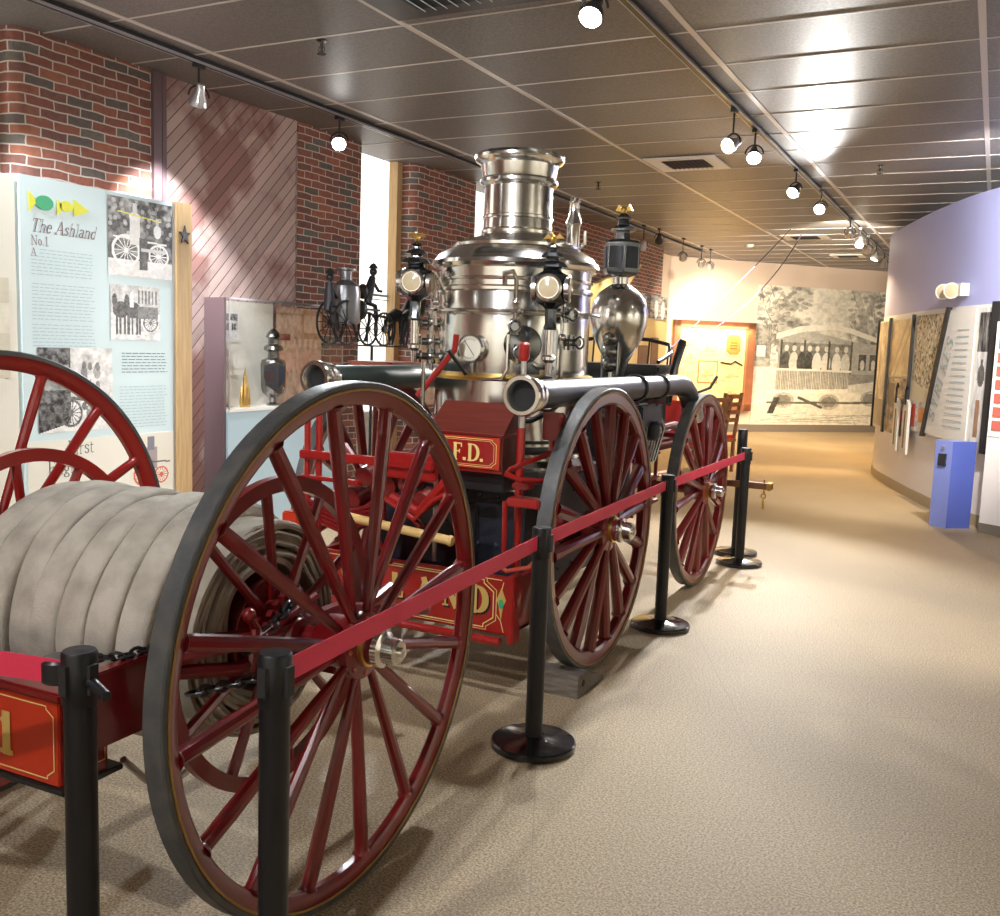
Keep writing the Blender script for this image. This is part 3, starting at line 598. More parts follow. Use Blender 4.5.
# ------------------------------------------------------------------ interpretive panel
PX = -5.3
def info_panel():
    t = thing('information_panel', 'tall pale blue exhibit panel about the Ashland steam engine', 'panel', (PX, 4.6, 0))
    b = MB(); b.box((PX - .05, 3.93, .1), (PX, 5.165, 2.575)); b.build('board', 'panel_blue', t)
    b = MB(); b.box((PX - .001, 3.95, .1), (PX + .003, 5.15, .95)); b.build('lower_board', 'panel_cream', t)
    b = MB(); b.box((PX - .05, 5.145, .1), (PX + .004, 5.165, 2.575)); b.build('edging', 'lamp_silver', t)
    b = MB(); b.box((PX - .07, 5.165, 0), (PX + .02, 5.31, 2.585)); b.build('wood_post', 'post_wood', t)
    st = [(math.sin(k * PI / 5) * (.055 if k % 2 == 0 else .022), math.cos(k * PI / 5) * (.07 if k % 2 == 0 else .028)) for k in range(10)]
    b = MB(); b.prism(st, (PX + .02, 5.235, 2.36), (0, 1, 0), (0, 0, 1), (.012, 0, 0)); b.build('iron_star', 'black_metal', t)
    u, v, w = (0, 1, 0), (0, 0, 1), (1, 0, 0); o = lambda y, z: (PX, y, z)
    b = MB(); text(b, 'The Ashland', o(4.0, 2.245), u, v, w, .078, .1, .05, .28, .03, .004); b.build('title_lettering', 'ink_brown', t)
    b = MB(); text(b, 'No.1', o(4.0, 2.165), u, v, w, .056, .1, .06, 0, .03, .004); b.build('number_lettering', 'ink_brown', t)
    b = MB(); b.cur = 0
    def mk(y, poly, x=.003): q = MB(); q.prism([(a * .8, c * .75) for a, c in poly], (PX + x, y, 2.425), u, v, (.002, 0, 0)); return q
    mk(3.99, [(0, .08), (0, -.09), (.06, -.02), (.06, .02)]).build('weathervane_mark', 'yellow_ink', t); mk(4.19, [(0, .05), (.04, .02), (.04, -.05), (0, -.08)]).build('weathervane_mark', 'yellow_ink', t)
    mk(4.26, arc((0, 0), .065, 0, 360, 14, .045)).build('weathervane_mark', 'yellow_ink', t); mk(4.315, [(0, .07), (.15, -.01), (0, -.07)]).build('weathervane_mark', 'yellow_ink', t); mk(4.1, arc((0, 0), .08, 0, 360, 16, .06), .004).build('green_mark', 'green_ink', t)
    # body text: fine unreadable lines
    def para(y0, y1, z0, z1, m_='ink_grey', name='body_text', indent=0):
        b = MB(); z = z1; i = 0
        while z > z0:
            y = y0 + (indent if i < 2 else 0); end = y1 - rng.random() * .04
            while y < end:
                l = .02 + .035 * rng.random(); 
                b.stroke([(y, z), (min(y + l, end), z)], .0045, (PX, 0, 0), u, v, w, .004); y += l + .012
            z -= .0215; i += 1
        b.build(name, m_, t)
    para(4.0, 4.47, 1.97, 2.14, indent=.06); para(4.0, 4.47, 1.71, 1.93); para(4.0, 4.47, 1.54, 1.68)
    para(4.68, 5.09, 1.38, 1.51, 'ink'); para(4.66, 5.09, .98, 1.28); para(4.09, 4.5, .4, .62)
    b = MB(); text(b, 'A', o(4.0, 2.1), u, v, w, .045, .12, .05, 0, 0, .004); text(b, 'A', o(4.05, .6), u, v, w, .075, .12, .05, 0, 0, .004); b.build('initial_lettering', 'ink_brown', t)
    b = MB(); text(b, 'First', o(4.24, .85), u, v, w, .09, .1, .05, 0, .04, .004); text(b, 'Engine', o(4.09, .73), u, v, w, .09, .1, .05, 0, .04, .004); b.build('subtitle_lettering', 'ink', t)
    d = PX + .004
    pic_mesh('engine_photograph', photo_engine(), flat((d, 4.575, 2.03), (0, .56, 0), (0, 0, .52)), t)
    pic_mesh('horse_photograph', photo_horses(), flat((d, 4.59, 1.6), (0, .43, 0), (0, 0, .37)), t)
    pic_mesh('station_photograph', photo_station(), flat((d, 4.03, 1.0), (0, .57, 0), (0, 0, .54)), t)
    p = Pic(60, 70, .72); p.tint((0, 0, 0), (1, .97, .85)); p.rect(.35, .35, .65, .75, (.35, .3, .3)); p.rect(.42, .7, .58, .95, (.2, .2, .25)); p.wheel(.3, .25, .2, (.6, .12, .08), .9); p.wheel(.75, .22, .16, (.6, .12, .08), .9); p.line((.1, .5), (.95, .46), .015, (.15, .12, .15))
    pic_mesh('engine_drawing', p, flat((d, 4.74, .56), (0, .38, 0), (0, 0, .38)), t)
info_panel()
t = thing('cream_panel', 'plain cream exhibit panel beside the pale blue panel', 'panel', (PX - .02, 3.4, 0))
b = MB(); b.box((PX - .06, 2.6, .1), (PX - .01, 3.905, 2.56)); b.build('board', 'panel_cream', t)
p = Pic(90, 60, .62); p.tint((.1, .08, .04), (.9, .85, .7)); p.rect(0, .45, 1, .75, (.7, .66, .55)); p.noise(.12, 10)
pic_mesh('faded_photograph', p, flat((PX - .005, 3.0, 1.35), (0, .85, 0), (0, 0, .6)), t)

# ------------------------------------------------------------------ display case on blue plinth
def case():
    y0, y1, x0, x1 = 5.97, 7.52, WX + .01, -5.55
    t = thing('display_case', 'shallow glass display case on a blue base beside the diagonal boards', 'display case', ((x0 + x1) / 2, 6.7, 0))
    b = MB(); b.box((x0, y0 + .02, 0), (x1 - .01, y1 - .02, 1.03)); b.build('base', 'case_blue', t)
    b = MB(); b.box((x0, y0 - .012, 0), (x1 - .03, y0 + .018, 1.96)); b.build('side_panel', 'case_side', t)
    b = MB(); b.box((x0, y0 + .02, 1.03), (x1, y1, 1.055)); b.build('shelf', 'white_paint', t); b = MB(); b.box((x0, y0 + .02, 1.945), (x1 - .005, y1, 1.964)); b.build('case_top', 'glass', t)
    b = MB(); b.box((x0, y0 + .02, 1.055), (x0 + .02, 6.78, 1.945)); b.build('backing', 'panel_cream', t)
    b = MB(); b.box((x1 - .006, y0 + .02, 1.055), (x1, y1, 1.945)); b.build('glass_front', 'glass', t)
    b = MB(); b.box((x0, y1 - .006, 1.055), (x1 - .007, y1, 1.945)); b.build('glass_end', 'glass', t)
    b = MB()
    for y in (y0 + .02, y1 - .004): b.box((x1 - .004, y - .004, 1.055), (x1 + .004, y + .008, 1.965))
    b.box((x1 - .004, y0, 1.95), (x1 + .004, y1, 1.965)); b.build('edging', 'lamp_silver', t)
    p = photo_small(); q = pic_mesh('mounted_photograph', p, flat((x0 + .026, 6.05, 1.62), (0, .27, 0), (0, 0, .22)), t)
    b = MB(); b.box((x0 + .02, 6.04, 1.6), (x0 + .024, 6.34, 1.85)); b.build('photograph_mount', 'white_paint', t)
    p = Pic(90, 90, .6); p.noise(.5, 12); p.tint((.2, .06, .02), (.95, .7, .5))
    for k in range(7): p.ell(.15 + .12 * k, .45, .06, .13, (.75, .45, .32)); p.ell(.15 + .12 * k, .63, .035, .05, (.85, .6, .45))
    p.rect(.55, .68, 1, .98, (.62, .36, .2)); p.rect(.6, .74, .95, .93, (.8, .58, .4)); p.rect(0, .66, .3, .72, (.3, .08, .05)); p.noise(.15, 20)
    pic_mesh('sepia_mural', p, flat((x0 + .012, 6.83, 1.06), (0, .66, 0), (0, 0, .87)), t)
    # lantern inside the case and brass nozzle
    l = thing('case_lantern', 'grey lantern with dark shield-shaped glass inside the display case', 'lantern', (-5.65, 6.62, 1.055))
    c = (-5.66, 6.66, 1.055)
    b = MB(); b.lathe([(.055, 0), (.06, .01), (.03, .03), (.035, .07), (.09, .11), (.105, .16), (.11, .36), (.1, .4), (.05, .42), (.045, .47), (.085, .49), (.08, .52), (.045, .54), (.045, .59), (.07, .6), (.05, .64), (.02, .67), (.001, .68)], c, (0, 0, 1), 8); b.build('lantern_body', 'dark_nickel', l)
    sh = [(-.085, .1), (-.1, .06), (-.07, .05), (0, .09), (.07, .05), (.1, .06), (.085, .1)]
    sh = [(-.09, .1), (0, .125), (.09, .1), (.095, 0), (.06, -.08), (0, -.12), (-.06, -.08), (-.095, 0)]
    b = MB(); b.prism(sh, (-5.66 + .72 * .1, 6.66 - .69 * .1, 1.31), (.69, .72, 0), (0, 0, 1), (.72 * .014, -.69 * .014, 0)); b.build('shield_glass', 'navy_iron', l)
    b = MB(); b.lathe([(.035, 0), (.035, .02), (.02, .03), (.028, .07), (.02, .1), (.026, .16), (.016, .19), (.02, .24), (.008, .29), (.001, .34)], (-5.66, 6.3, 1.055), (0, 0, 1), 12)
    for s_ in (-1, 1): b.lathe([(.015, 0), (.02, .05), (.012, .14), (.001, .2)], (-5.66, 6.3 + .04 * s_, 1.055), (0, 0, 1), 10)
    tag(b.build('brass_nozzle', 'brass', loc=(-5.66, 6.3, 1.055)), 'small brass ornament standing in the display case', 'ornament')
case()
# sepia picture strips on the wall between the windows
def sepia(w, h, seed=1):
    p = Pic(w, h, .6); p.noise(.5, 10)
    for k in range(14): p.ell(rng.random(), .3 + .4 * rng.random(), .05, .14, .35 + .4 * rng.random())
    p.noise(.25, 18); return p.tint((.3, .1, .05), (1, .75, .55))
t = tag(pic_mesh('sepia_picture', sepia(80, 60), flat((WX + .03, 9.12, .95), (0, 1.4, 0), (0, 0, .85))), 'sepia crowd picture on brick behind the steam engine', 'picture')
b = MB(); b.box((WX + .005, 9.1, .93), (WX + .028, 10.54, 1.82)); b.build('picture_backing', 'frame_wood', t)

# ------------------------------------------------------------------ fire-engine weathervane on its stand
def vane():
    X = -5.2; t = thing('fire_engine_weathervane', 'dark metal weathervane of a horse-drawn steam fire engine on a rod', 'weathervane', (X, 7.5, 0))
    k = .94
    def P(px, py):   # profile metres in the Y-Z plane
        return (X, 6.78 + px, 1.6 + py)
    b = MB(); b.box((X - .008, 6.75, 1.6), (X + .008, 8.3, 1.615)); b.cyl((X, 7.5, .03), (X, 7.5, 1.6), .014); b.cyl((X, 7.5, 0), (X, 7.5, .03), .16); b.build('stand', 'weathervane', t)
    b = MB(); b.lathe([(.125, 0), (.13, .02), (.13, .28), (.12, .33), (.07, .37), (.055, .38), (.055, .46), (.09, .47), (.09, .485)], P(.3, .2), (0, 0, 1), 20); b.build('boiler', 'weathervane_grey', t)
    for nm, cy, r, n in (('rear_wheel', .2, .2, 12), ('front_wheel', .78, .16, 12)):
        b = MB()
        for sx in (-.09, .09):
            c = V(P(cy, r + .005)) + V((sx, 0, 0)); b.ring(c, (1, 0, 0), r - .01, .011, 32, 6); b.cyl(c - V((.015, 0, 0)), c + V((.015, 0, 0)), .025, n=10)
            for j in range(n): a = 2 * PI * j / n; b.cyl(c, c + V((0, math.cos(a), math.sin(a))) * (r - .012), .005, n=6)
        b.build(nm, 'weathervane', t)
    b = MB(); b.box(P(.3, .36)[0:1] + (6.78 + .1, 1.93), (X + .02, 7.6, 1.95)); b.tube([P(.42, .2), P(.5, .05), P(.62, .05), P(.68, .3), P(.95, .28)], .014, 8); b.ball(P(.52, .33), .07, 12, 1.3); b.ball(P(.56, .5), .05, 12, 1.4); b.build('chassis', 'weathervane', t)
    def man(nm, y, z, lean):
        b = MB(); b.tube([P(y - .02, z), P(y, z + .12), P(y + lean, z + .24)], [.035, .045, .03], 10); b.cyl(P(y + lean, z + .2), P(y + lean + .01, z + .3), .018, n=8); b.ball(P(y + lean + .01, z + .29), .036, 12); b.lathe([(.045, 0), (.035, .02), (.02, .04), (.001, .05)], P(y + lean + .01, z + .32), (0, 0, 1), 10)
        b.tube([P(y + lean, z + .21), P(y + .1 + lean, z + .12), P(y + .2, z + .12)], .014, 8); b.tube([P(y - .02, z), P(y + .1, z - .02), P(y + .13, z - .16)], .022, 8); b.build(nm, 'weathervane', t)
    man('driver_figure', .66, .4, .05); man('fireman_figure', .06, .3, .0)
    for j, dx in enumerate((-.05, .06)):
        b = MB(); o = .1 * j
        b.tube([P(1.02 + o, .28), P(1.12 + o, .31), P(1.28 + o, .3), P(1.36 + o, .33), P(1.46 + o, .47), P(1.5 + o, .46)], [.05, .065, .055, .055, .035, .02], 12)
        b.tube([P(1.44 + o, .47), P(1.54 + o, .42)], [.03, .018], 8)
        for (a_, b_, c_) in (((1.06, .27), (1.0, .14), (1.03, .02)), ((1.1, .27), (1.12, .14), (1.08, .02)), ((1.3, .28), (1.38, .18), (1.33, .08)), ((1.28, .28), (1.29, .14), (1.27, .02))): b.tube([P(a_[0] + o, a_[1]), P(b_[0] + o, b_[1]), P(c_[0] + o, c_[1])], [.028, .016, .012], 8)
        b.tube([P(1.0 + o, .3), P(.94 + o, .25), P(.93 + o, .12)], [.015, .02, .006], 8)
        for q in range(len(b.v)): x_, y_, z_ = b.v[q]; b.v[q] = (x_ + dx, 7.85 + (y_ - 7.78) * .8, z_)
        b.build('horse_figure', 'weathervane', t)
vane()

# ------------------------------------------------------------------ far exhibits on the left wall and the lit niche
t = thing('exhibit_board', 'cream exhibit board past the far brick pier, wedge of light shaped into its top', 'exhibit board', (-5.6, 16, 0))
b = MB(); b.prism([(13.6, 0), (17.9, 0), (17.9, 2.3), (15.2, 2.45), (16.3, 3.15), (13.9, 2.6), (13.6, 2.5)], (-5.74, 0, 0), (0, 1, 0), (0, 0, 1), (.1, 0, 0)); b.build('board', 'niche_lit', t)  # slanted peak is a wedge of light modelled as part of the board
p = Pic(60, 30, .35); p.noise(.6, 12); p.rect(.45, 0, .55, 1, .1)
for x in (.12, .3, .7, .88): p.ell(x, .4, .05, .4, .85)
p.noise(.2, 16); pic_mesh('photograph_strip', p, flat((-5.62, 15.6, 2.24), (0, 2.2, 0), (0, 0, .42)), t)
b = MB()
for y, z, w_, h_ in ((16.3, 1.25, .5, .5), (17.0, 1.3, .4, .6)): b.box((-5.64, y, z), (-5.625, y + w_, z + h_))
b.build('small_frame', 'brown_wood', t)
def niche():
    t = thing('wall_display', 'wood-framed lit yellow wall display of small pictures and an orange plaque', 'display', bw(.9, 0))
    u0, u1, z0, z1, f = -.12, 1.82, .45, 2.32, .14
    b = MB(); b.prism([(u0, z0), (u1, z0), (u1, z1), (u0, z1)], B0 + BN * .01, BU, (0, 0, 1), BN * .05); b.build('backing', 'niche_lit', t)
    b = MB()
    for q in ([(u0, z1 - f), (u1, z1 - f), (u1, z1), (u0, z1)], [(u0, z0), (u0 + f, z0), (u0 + f, z1), (u0, z1)], [(u1 - f * 1.3, z0), (u1, z0), (u1, z1), (u1 - f * 1.3, z1)], [(u0, z0), (u1, z0), (u1, z0 + f), (u0, z0 + f)]): b.prism(q, B0 + BN * .03, BU, (0, 0, 1), BN * .12)
    b.build('wood_frame', 'frame_wood', t)
    oc = [(1.18, 1.72), (1.25, 1.66), (1.42, 1.66), (1.5, 1.72), (1.5, 2.0), (1.42, 2.06), (1.25, 2.06), (1.18, 2.0)]
    b = MB(); b.prism(oc, B0 + BN * .06, BU, (0, 0, 1), BN * .03); b.build('plaque', 'orange_plaque', t)
    b = MB()
    for z in (1.76, 1.82, 1.88, 1.94, 1.99): b.prism([(1.25, z), (1.43, z), (1.43, z + .02), (1.25, z + .02)], B0 + BN * .09, BU, (0, 0, 1), BN * .004)
    b.build('plaque_lettering', 'plaque_dark', t)
    for (u, z, w_, h_, fr) in ((.2, 1.45, .26, .3, 0), (.55, 1.62, .4, .24, 0), (.55, 1.05, .42, .42, 1), (1.1, 1.08, .5, .28, 0), (.15, 1.75, .3, .22, 0), (.16, .95, .3, .4, 0), (1.15, .72, .4, .26, 0)):
        p = Pic(30, 24, .7); p.noise(.5, 8); p.line((.2, .3), (.8, .35), .05, .3); p.rect(.3, .35, .6, .6, .45); p.tint((.35, .15, .04), (1, .8, .4))
        o = pic_mesh('small_picture', p, lambda a, b_, u=u, z=z, w_=w_, h_=h_: bw(u + a * w_, z + b_ * h_, .068), t)
        if fr: b = MB(); b.prism([(u - .03, z - .03), (u + w_ + .03, z - .03), (u + w_ + .03, z + h_ + .03), (u - .03, z + h_ + .03)], B0 + BN * .055, BU, (0, 0, 1), BN * .01); b.build('picture_frame', 'orange_plaque', t)
    b = MB(); b.tube([bw(1.05, 1.47, .08), bw(1.3, 1.44, .08), bw(1.4, 1.5, .08), bw(1.58, 1.42, .08)], .018, 8); b.build('curved_tool', 'navy_iron', t)
    l = bpy.data.lights.new('case_light', 'AREA'); l.energy = 26; l.color = (1, .8, .45); l.shape = 'RECTANGLE'; l.size = 1.6; l.size_y = .05
    lo = bpy.data.objects.new('niche_lamp', l); COL.objects.link(lo); lo.parent = t; lo.location = bw(.85, 2.2, .3) - V(t.location); lo.rotation_euler = (-BN * .35 + V((0, 0, -1))).to_track_quat('-Z', 'Y').to_euler()
niche()
def mural():
    W_, H_ = 300, 260; p = Pic(W_, H_, .86)
    p.rect(0, 0, 1, .14, .82)
    m = np.clip(1 - np.abs(p.x - .48) / .2, 0, 1)
    p.noise(.5, 7, (p.y > .45) * (1 - m)); 
    for k in range(420):
        x, y = rng.random(), .45 + .55 * rng.random()
        if .34 < x < .6 and y > .55: continue
        p.ell(x, y, .012 + .012 * rng.random(), .012, .2 + .3 * rng.random(), .5)
    for k in range(90):
        x = rng.random(); x = x * .3 if x < .6 else .62 + .38 * rng.random(); y = .45 + .5 * rng.random(); p.line((x, y), (x + .1 * (rng.random() - .5), y + .12 * rng.random()), .003, .3, .6)
    p.poly([(.66, .3), (.67, .8), (.6, 1), (.65, 1), (.7, .85), (.75, 1), (.79, 1), (.72, .78), (.71, .3)], .5, .6)
    p.line((.94, .6), (.97, .98), .01, .15)
    p.rect(0, .42, .1, .72, .35, .6); p.noise(.2, 30, p.y > .3)
    # trolley car
    p.poly([(.14, .26), (1, .3), (1, .57), (.6, .63), (.34, .69), (.15, .63)], .62)
    p.poly([(.13, .62), (.3, .68), (.5, .705), (.62, .68), (1, .55), (1, .58), (.62, .72), (.5, .745), (.28, .72), (.13, .66)], .93)
    p.rect(.17, .36, .62, .6, .4); p.noise(.25, 24, (p.x > .15) & (p.x < .62) & (p.y > .3) & (p.y < .62))
    for k, (x, c) in enumerate(((.2, .2), (.25, .8), (.3, .18), (.35, .15), (.4, .9), (.46, .88), (.53, .92), (.59, .8))):
        p.ell(x, .45, .03, .085, c); p.ell(x, .56, .015, .022, .85)
    for x in (.16, .31, .47, .62): p.rect(x, .34, x + .012, .62, .2)
    p.rect(.15, .24, .62, .4, .42); 
    for k in range(44): p.line((.155 + k * .0107, .24), (.155 + k * .0107, .4), .002, .78)
    p.line((.14, .405), (.63, .4), .007, .92)
    p.rect(.62, .3, 1, .38, .45)
    for k in range(5): x = .68 + k * .075; p.rect(x, .41, x + .05, .53, .2); p.ell(x + .025, .45, .015, .04, .8)
    p.poly([(.08, .22), (.62, .24), (1, .3), (1, .33), (.6, .27), (.08, .25)], .93)
    p.poly([(.62, .24), (1, .3), (1, .36), (.62, .3)], .8)
    for x, y in ((.2, .18), (.5, .17), (.78, .2), (.92, .22)): p.ell(x, y, .07, .04, .25, .8); p.ringe(x, y, .06, .05, .15, .6)
    p.line((.1, .16), (.9, .17), .008, .25); p.line((.3, .2), (.45, .13), .01, .2); p.poly([(.1, .08), (.14, .2), (.18, .2), (.14, .08)], .15)
    for k in range(16): p.line((rng.random(), .1 * rng.random()), (rng.random(), .1 * rng.random()), .002, .55)
    p.noise(.14, 60); p.tint((.04, .04, .04), (1.0, .97, .88)); p.a = np.clip(p.a, .02, .97) ** 1.5
    u0 = 1.9; w_ = 4.0
    o = pic_mesh('trolley_mural', p, lambda a, b_: bw(u0 + a * w_, .16 + b_ * 2.98, .03)); tag(o, 'large black and white trolley car photograph covering the far wall', 'mural')
    b = MB(); b.prism([(u0, .16), (u0 + w_, .16), (u0 + w_, 3.14), (u0, 3.14)], B0 + BN * .005, BU, (0, 0, 1), BN * .022); b.build('mounting_board', 'panel_cream', o)
mural()
t = thing('wall_notice', 'small blank white notice between the lit display and the mural', 'notice', bw(2.0, 1.6, .05))
b = MB(); b.prism([(1.93, 1.62), (2.16, 1.62), (2.16, 1.86), (1.93, 1.86)], B0 + BN * .035, BU, (0, 0, 1), BN * .01); b.build('card', 'white_paint', t)
t = thing('red_sign', 'small red sign with a white band at the mural edge', 'sign', bw(5.4, 2.4, .05))
b = MB(); b.prism([(5.25, 2.33), (5.5, 2.33), (5.5, 2.62), (5.25, 2.62)], B0 + BN * .035, BU, (0, 0, 1), BN * .03); b.build('plate', 'sign_red', t)
b = MB(); b.prism([(5.27, 2.45), (5.48, 2.45), (5.48, 2.5), (5.27, 2.5)], B0 + BN * .066, BU, (0, 0, 1), BN * .003); b.build('white_band', 'white_paint', t)

# chairs in front of the niche
def chair(x, y, rz, label):
    t = thing('slat_back_chair', label, 'chair', (x, y, 0), 'wooden chairs by the lit display'); M_ = Matrix.Translation((x, y, 0)) @ Matrix.Rotation(rz, 4, 'Z')
    def bx(n, a, b_, m_): q = MB(); q.box(a, b_, M_); return q.build(n, m_, t)
    bx('seat', (-.23, -.22, .43), (.23, .22, .47), 'brown_wood'); bx('cushion', (-.21, -.2, .47), (.21, .2, .52), 'seat_red')
    for sx in (-.2, .2):
        bx('leg', (sx - .02, -.21, 0), (sx + .02, -.17, .43), 'brown_wood')
        q = MB(); q.prism([(.17, 0), (.21, 0), (.21, .45), (.3, 1.12), (.26, 1.12), (.17, .45)], M_ @ V((sx - .018, 0, 0)), M_.to_3x3() @ V((0, 1, 0)), (0, 0, 1), M_.to_3x3() @ V((.036, 0, 0))); q.build('rear_leg', 'brown_wood', t)
    for k, z in enumerate((1.04, .93, .82, .71)): bx('back_slat', (-.2, .2 + .13 * (z - .45), z), (.2, .22 + .13 * (z - .45), z + .06), 'brown_wood')
chair(-3.3, 12.2, -1.9, 'brown slatted chair with red seat just behind the front wheel'); chair(-3.45, 13.4, -1.9, 'brown slatted chair farther along, partly hidden behind the first')

# ------------------------------------------------------------------ exhibit on the curved wall, pedestal, emergency light
def SY(y):   # arc length where the wall has this y, on the side facing the aisle
    i = min(range(20, len(CV)), key=lambda k: abs(CV[k][1] - y)); return CL[i]
def curve_board(name, s0, s1, z0, z1, d, m_, parent, top=None, bot=None, th=.02):
    n = 24; b = MB(); vs = []
    for k in range(n + 1):
        s_ = s0 + (s1 - s0) * k / n; zt = z1; zb = z0
        if top: zt = z1 + (top - z1) * k / n
        if bot: zb = z0 + (bot - z0) * k / n
        a, c = cw(s_, 0, d), cw(s_, 0, d + th); vs += [(a.x, a.y, zb), (c.x, c.y, zb), (c.x, c.y, zt), (a.x, a.y, zt)]
    fs = [(k * 4 + j, k * 4 + (j + 1) % 4, k * 4 + 4 + (j + 1) % 4, k * 4 + 4 + j) for k in range(n) for j in range(4)] + [(0, 1, 2, 3), (n * 4 + 3, n * 4 + 2, n * 4 + 1, n * 4)]
    b.add(vs, fs); return b.build(name, m_, parent)
def drum_exhibit():
    sA, sB, sC, sD, sE, sF = SY(14.9) + .1, SY(13.95) + .15, SY(12.95) + .2, SY(11.9) + .22, SY(11.1) + .1, SY(10.75) + .06
    t = thing('curved_exhibit', 'curved wall exhibit of collaged photographs reading STRIKES beside hanging tools', 'exhibit board', cw(sC, 0, .02))
    D = .03
    Z = lambda z: .71 + (z - .62) * 1.08
    def pm(name, p, s0, s1, z0, z1, d=D + .024, slant=0):
        return pic_mesh(name, p, lambda a, b_: cw(s0 + (s1 - s0) * a + slant * b_, Z(z0 + (z1 - z0) * b_), d), t)
    curve_board('backing_board', sA, sC + .12, Z(.62), Z(1.98), D, 'panel_cream', t)
    curve_board('backing_board', sC + .12, sF, Z(.72), Z(2.0), D, 'panel_cream', t)
    p = Pic(30, 90, .5); p.noise(.6, 8); p.rect(0, 0, 1, .25, .3); p.tint((.05, .04, .03), (.9, .8, .6)); pm('street_photograph', p, sA, sB, .66, 1.96)
    p = Pic(40, 60, .65); p.noise(.4, 7); p.line((.1, 0), (.8, 1), .04, .4); p.line((.3, 0), (.9, .8), .03, .4); p.tint((.25, .15, .06), (.95, .8, .5)); pm('tree_photograph', p, sB + .05, sC, 1.3, 1.96)
    p = Pic(40, 60, .3); p.noise(.7, 10); p.rect(.1, .5, .4, .9, .1); p.rect(.5, .2, .9, .45, (.7, .15, .08)); p.tint((.05, .04, .03), (.9, .75, .55)); pm('factory_photograph', p, sB + .05, sC, .62, 1.28)
    p = Pic(70, 80, .5)
    for k in range(420): p.ell(rng.random(), rng.random(), .018, .02, .08 if rng.random() < .5 else .85)
    p.poly([(0, 0), (1, 0), (1, .05), (0, .25)], .75); p.tint((.03, .03, .02), (.9, .82, .62)); pm('crowd_photograph', p, sC + .12, sD + .1, 1.05, 1.98)
    p = Pic(50, 30, .6); p.noise(.5, 8); p.rect(.1, .1, .3, .9, (.7, .1, .06)); p.rect(.45, .3, .7, .8, (.75, .3, .1)); p.rect(.8, .1, .95, .5, (.65, .08, .05)); pm('poster_collage', p, sC + .12, sD - .15, .74, 1.05)
    # white text panel with slanting dark edge
    def seg(name, pts, d, m_, th=.012):   # polygon in (s, z) mapped on the wall
        b = MB(); n = 10; (a0_, za), (a1_, zb), (a2_, zc), (a3_, zd) = pts; F_ = []
        for dd in (d + th, d):
            for v_ in range(n + 1):
                for u_ in range(n + 1):
                    fu, fv = u_ / n, v_ / n; s__ = (a0_ * (1 - fu) + a1_ * fu) * (1 - fv) + (a3_ * (1 - fu) + a2_ * fu) * fv; z__ = (za * (1 - fu) + zb * fu) * (1 - fv) + (zd * (1 - fu) + zc * fu) * fv; F_.append(cw(s__, Z(z__), dd))
        N = n + 1; K = N * N; fs = [(v_ * N + u_, v_ * N + u_ + 1, (v_ + 1) * N + u_ + 1, (v_ + 1) * N + u_) for v_ in range(n) for u_ in range(n)]; fs += [tuple(K + i_ for i_ in reversed(f_)) for f_ in fs]
        rim = [k_ for k_ in range(n)] + [k_ * N + n for k_ in range(n)] + [n * N + n - k_ for k_ in range(n)] + [(n - k_) * N for k_ in range(n)]
        fs += [(rim[k_], rim[(k_ + 1) % len(rim)], K + rim[(k_ + 1) % len(rim)], K + rim[k_]) for k_ in range(len(rim))]
        b.add(F_, fs); return b.build(name, m_, t, 0)
        b.add(f + bk, [tuple(range(n)), tuple(range(2 * n - 1, n - 1, -1))] + [(i, (i + 1) % n, n + (i + 1) % n, n + i) for i in range(n)]); return b.build(name, m_, t, 0)
    seg('text_panel', [(sD - .28, .74), (sE + .05, .72), (sE + .05, 2.0), (sD + .22, 2.0)], D + .03, 'white_paint')
    seg('slanted_edge', [(sD - .36, .7), (sD - .27, .7), (sD + .24, 2.03), (sD + .15, 2.03)], D + .03, 'black_matte', .035)
    for s_ in (sA, sB, sC): seg('dark_mullion', [(s_, .6), (s_ + .06, .6), (s_ + .06, 2.0), (s_, 2.0)], D + .02, 'black_matte', .03)
    seg('dark_edge', [(sF - .02, .66), (sF + .1, .66), (sF + .1, 2.05), (sF - .02, 2.05)], D, 'black_matte', .06)
    p = Pic(24, 90, .7)
    p.rect(.1, .68, .9, .97, .15); p.noise(.4, 9); p.ell(.5, .5, .25, .08, .12); p.rect(.4, .5, .6, .62, .15); p.rect(.3, .05, .6, .32, (.35, .2, .12)); p.noise(.1, 20); pm('artefact_strip', p, sE + .08, sF - .03, .74, 2.0)
    b = MB(); T = 'STRIKES'; a0 = V((sD + .02, .86)); st = V((.062, .137))
    for i, ch in enumerate(T):
        bb = MB(); text(bb, ch, (0, 0, 0), (1, 0, 0), (0, 1, 0), (0, 0, 1),   .17, .15, .06)
        r_ = Matrix.Rotation(math.atan2(st.y, st.x), 2)
        vs = [r_ @ V((q[0], q[1])) for q in bb.v]; base = a0 + st * (i * .9)
        b.add([cw(base.x + q.x, Z(base.y + q.y), D + .05 + .0003 * (k_ % 9)) for k_, q in enumerate(vs)], bb.f)
    b.build('strikes_lettering', 'ink_grey', t, 0)
    b = MB()
    for i in range(16):
        z = .85 + i * .063; x0_ = sD + .0 + (z - .75) * .2 + .12
        x0_ += .13
        for e_ in range(8):
            xa = x0_ + (sE - .04 - x0_) * e_ / 8; xb = x0_ + (sE - .04 - x0_) * (e_ + .9) / 8
            if xb > xa: b.add([cw(w_[0], Z(w_[1]), D + .048) for w_ in ((xa, z), (xb, z), (xb, z + .012), (xa, z + .012))], [(0, 1, 2, 3)])
    b.build('small_text', 'ink_grey', t, 0)
    return sA, sB, sC, sD, sE, sF
SS = drum_exhibit()
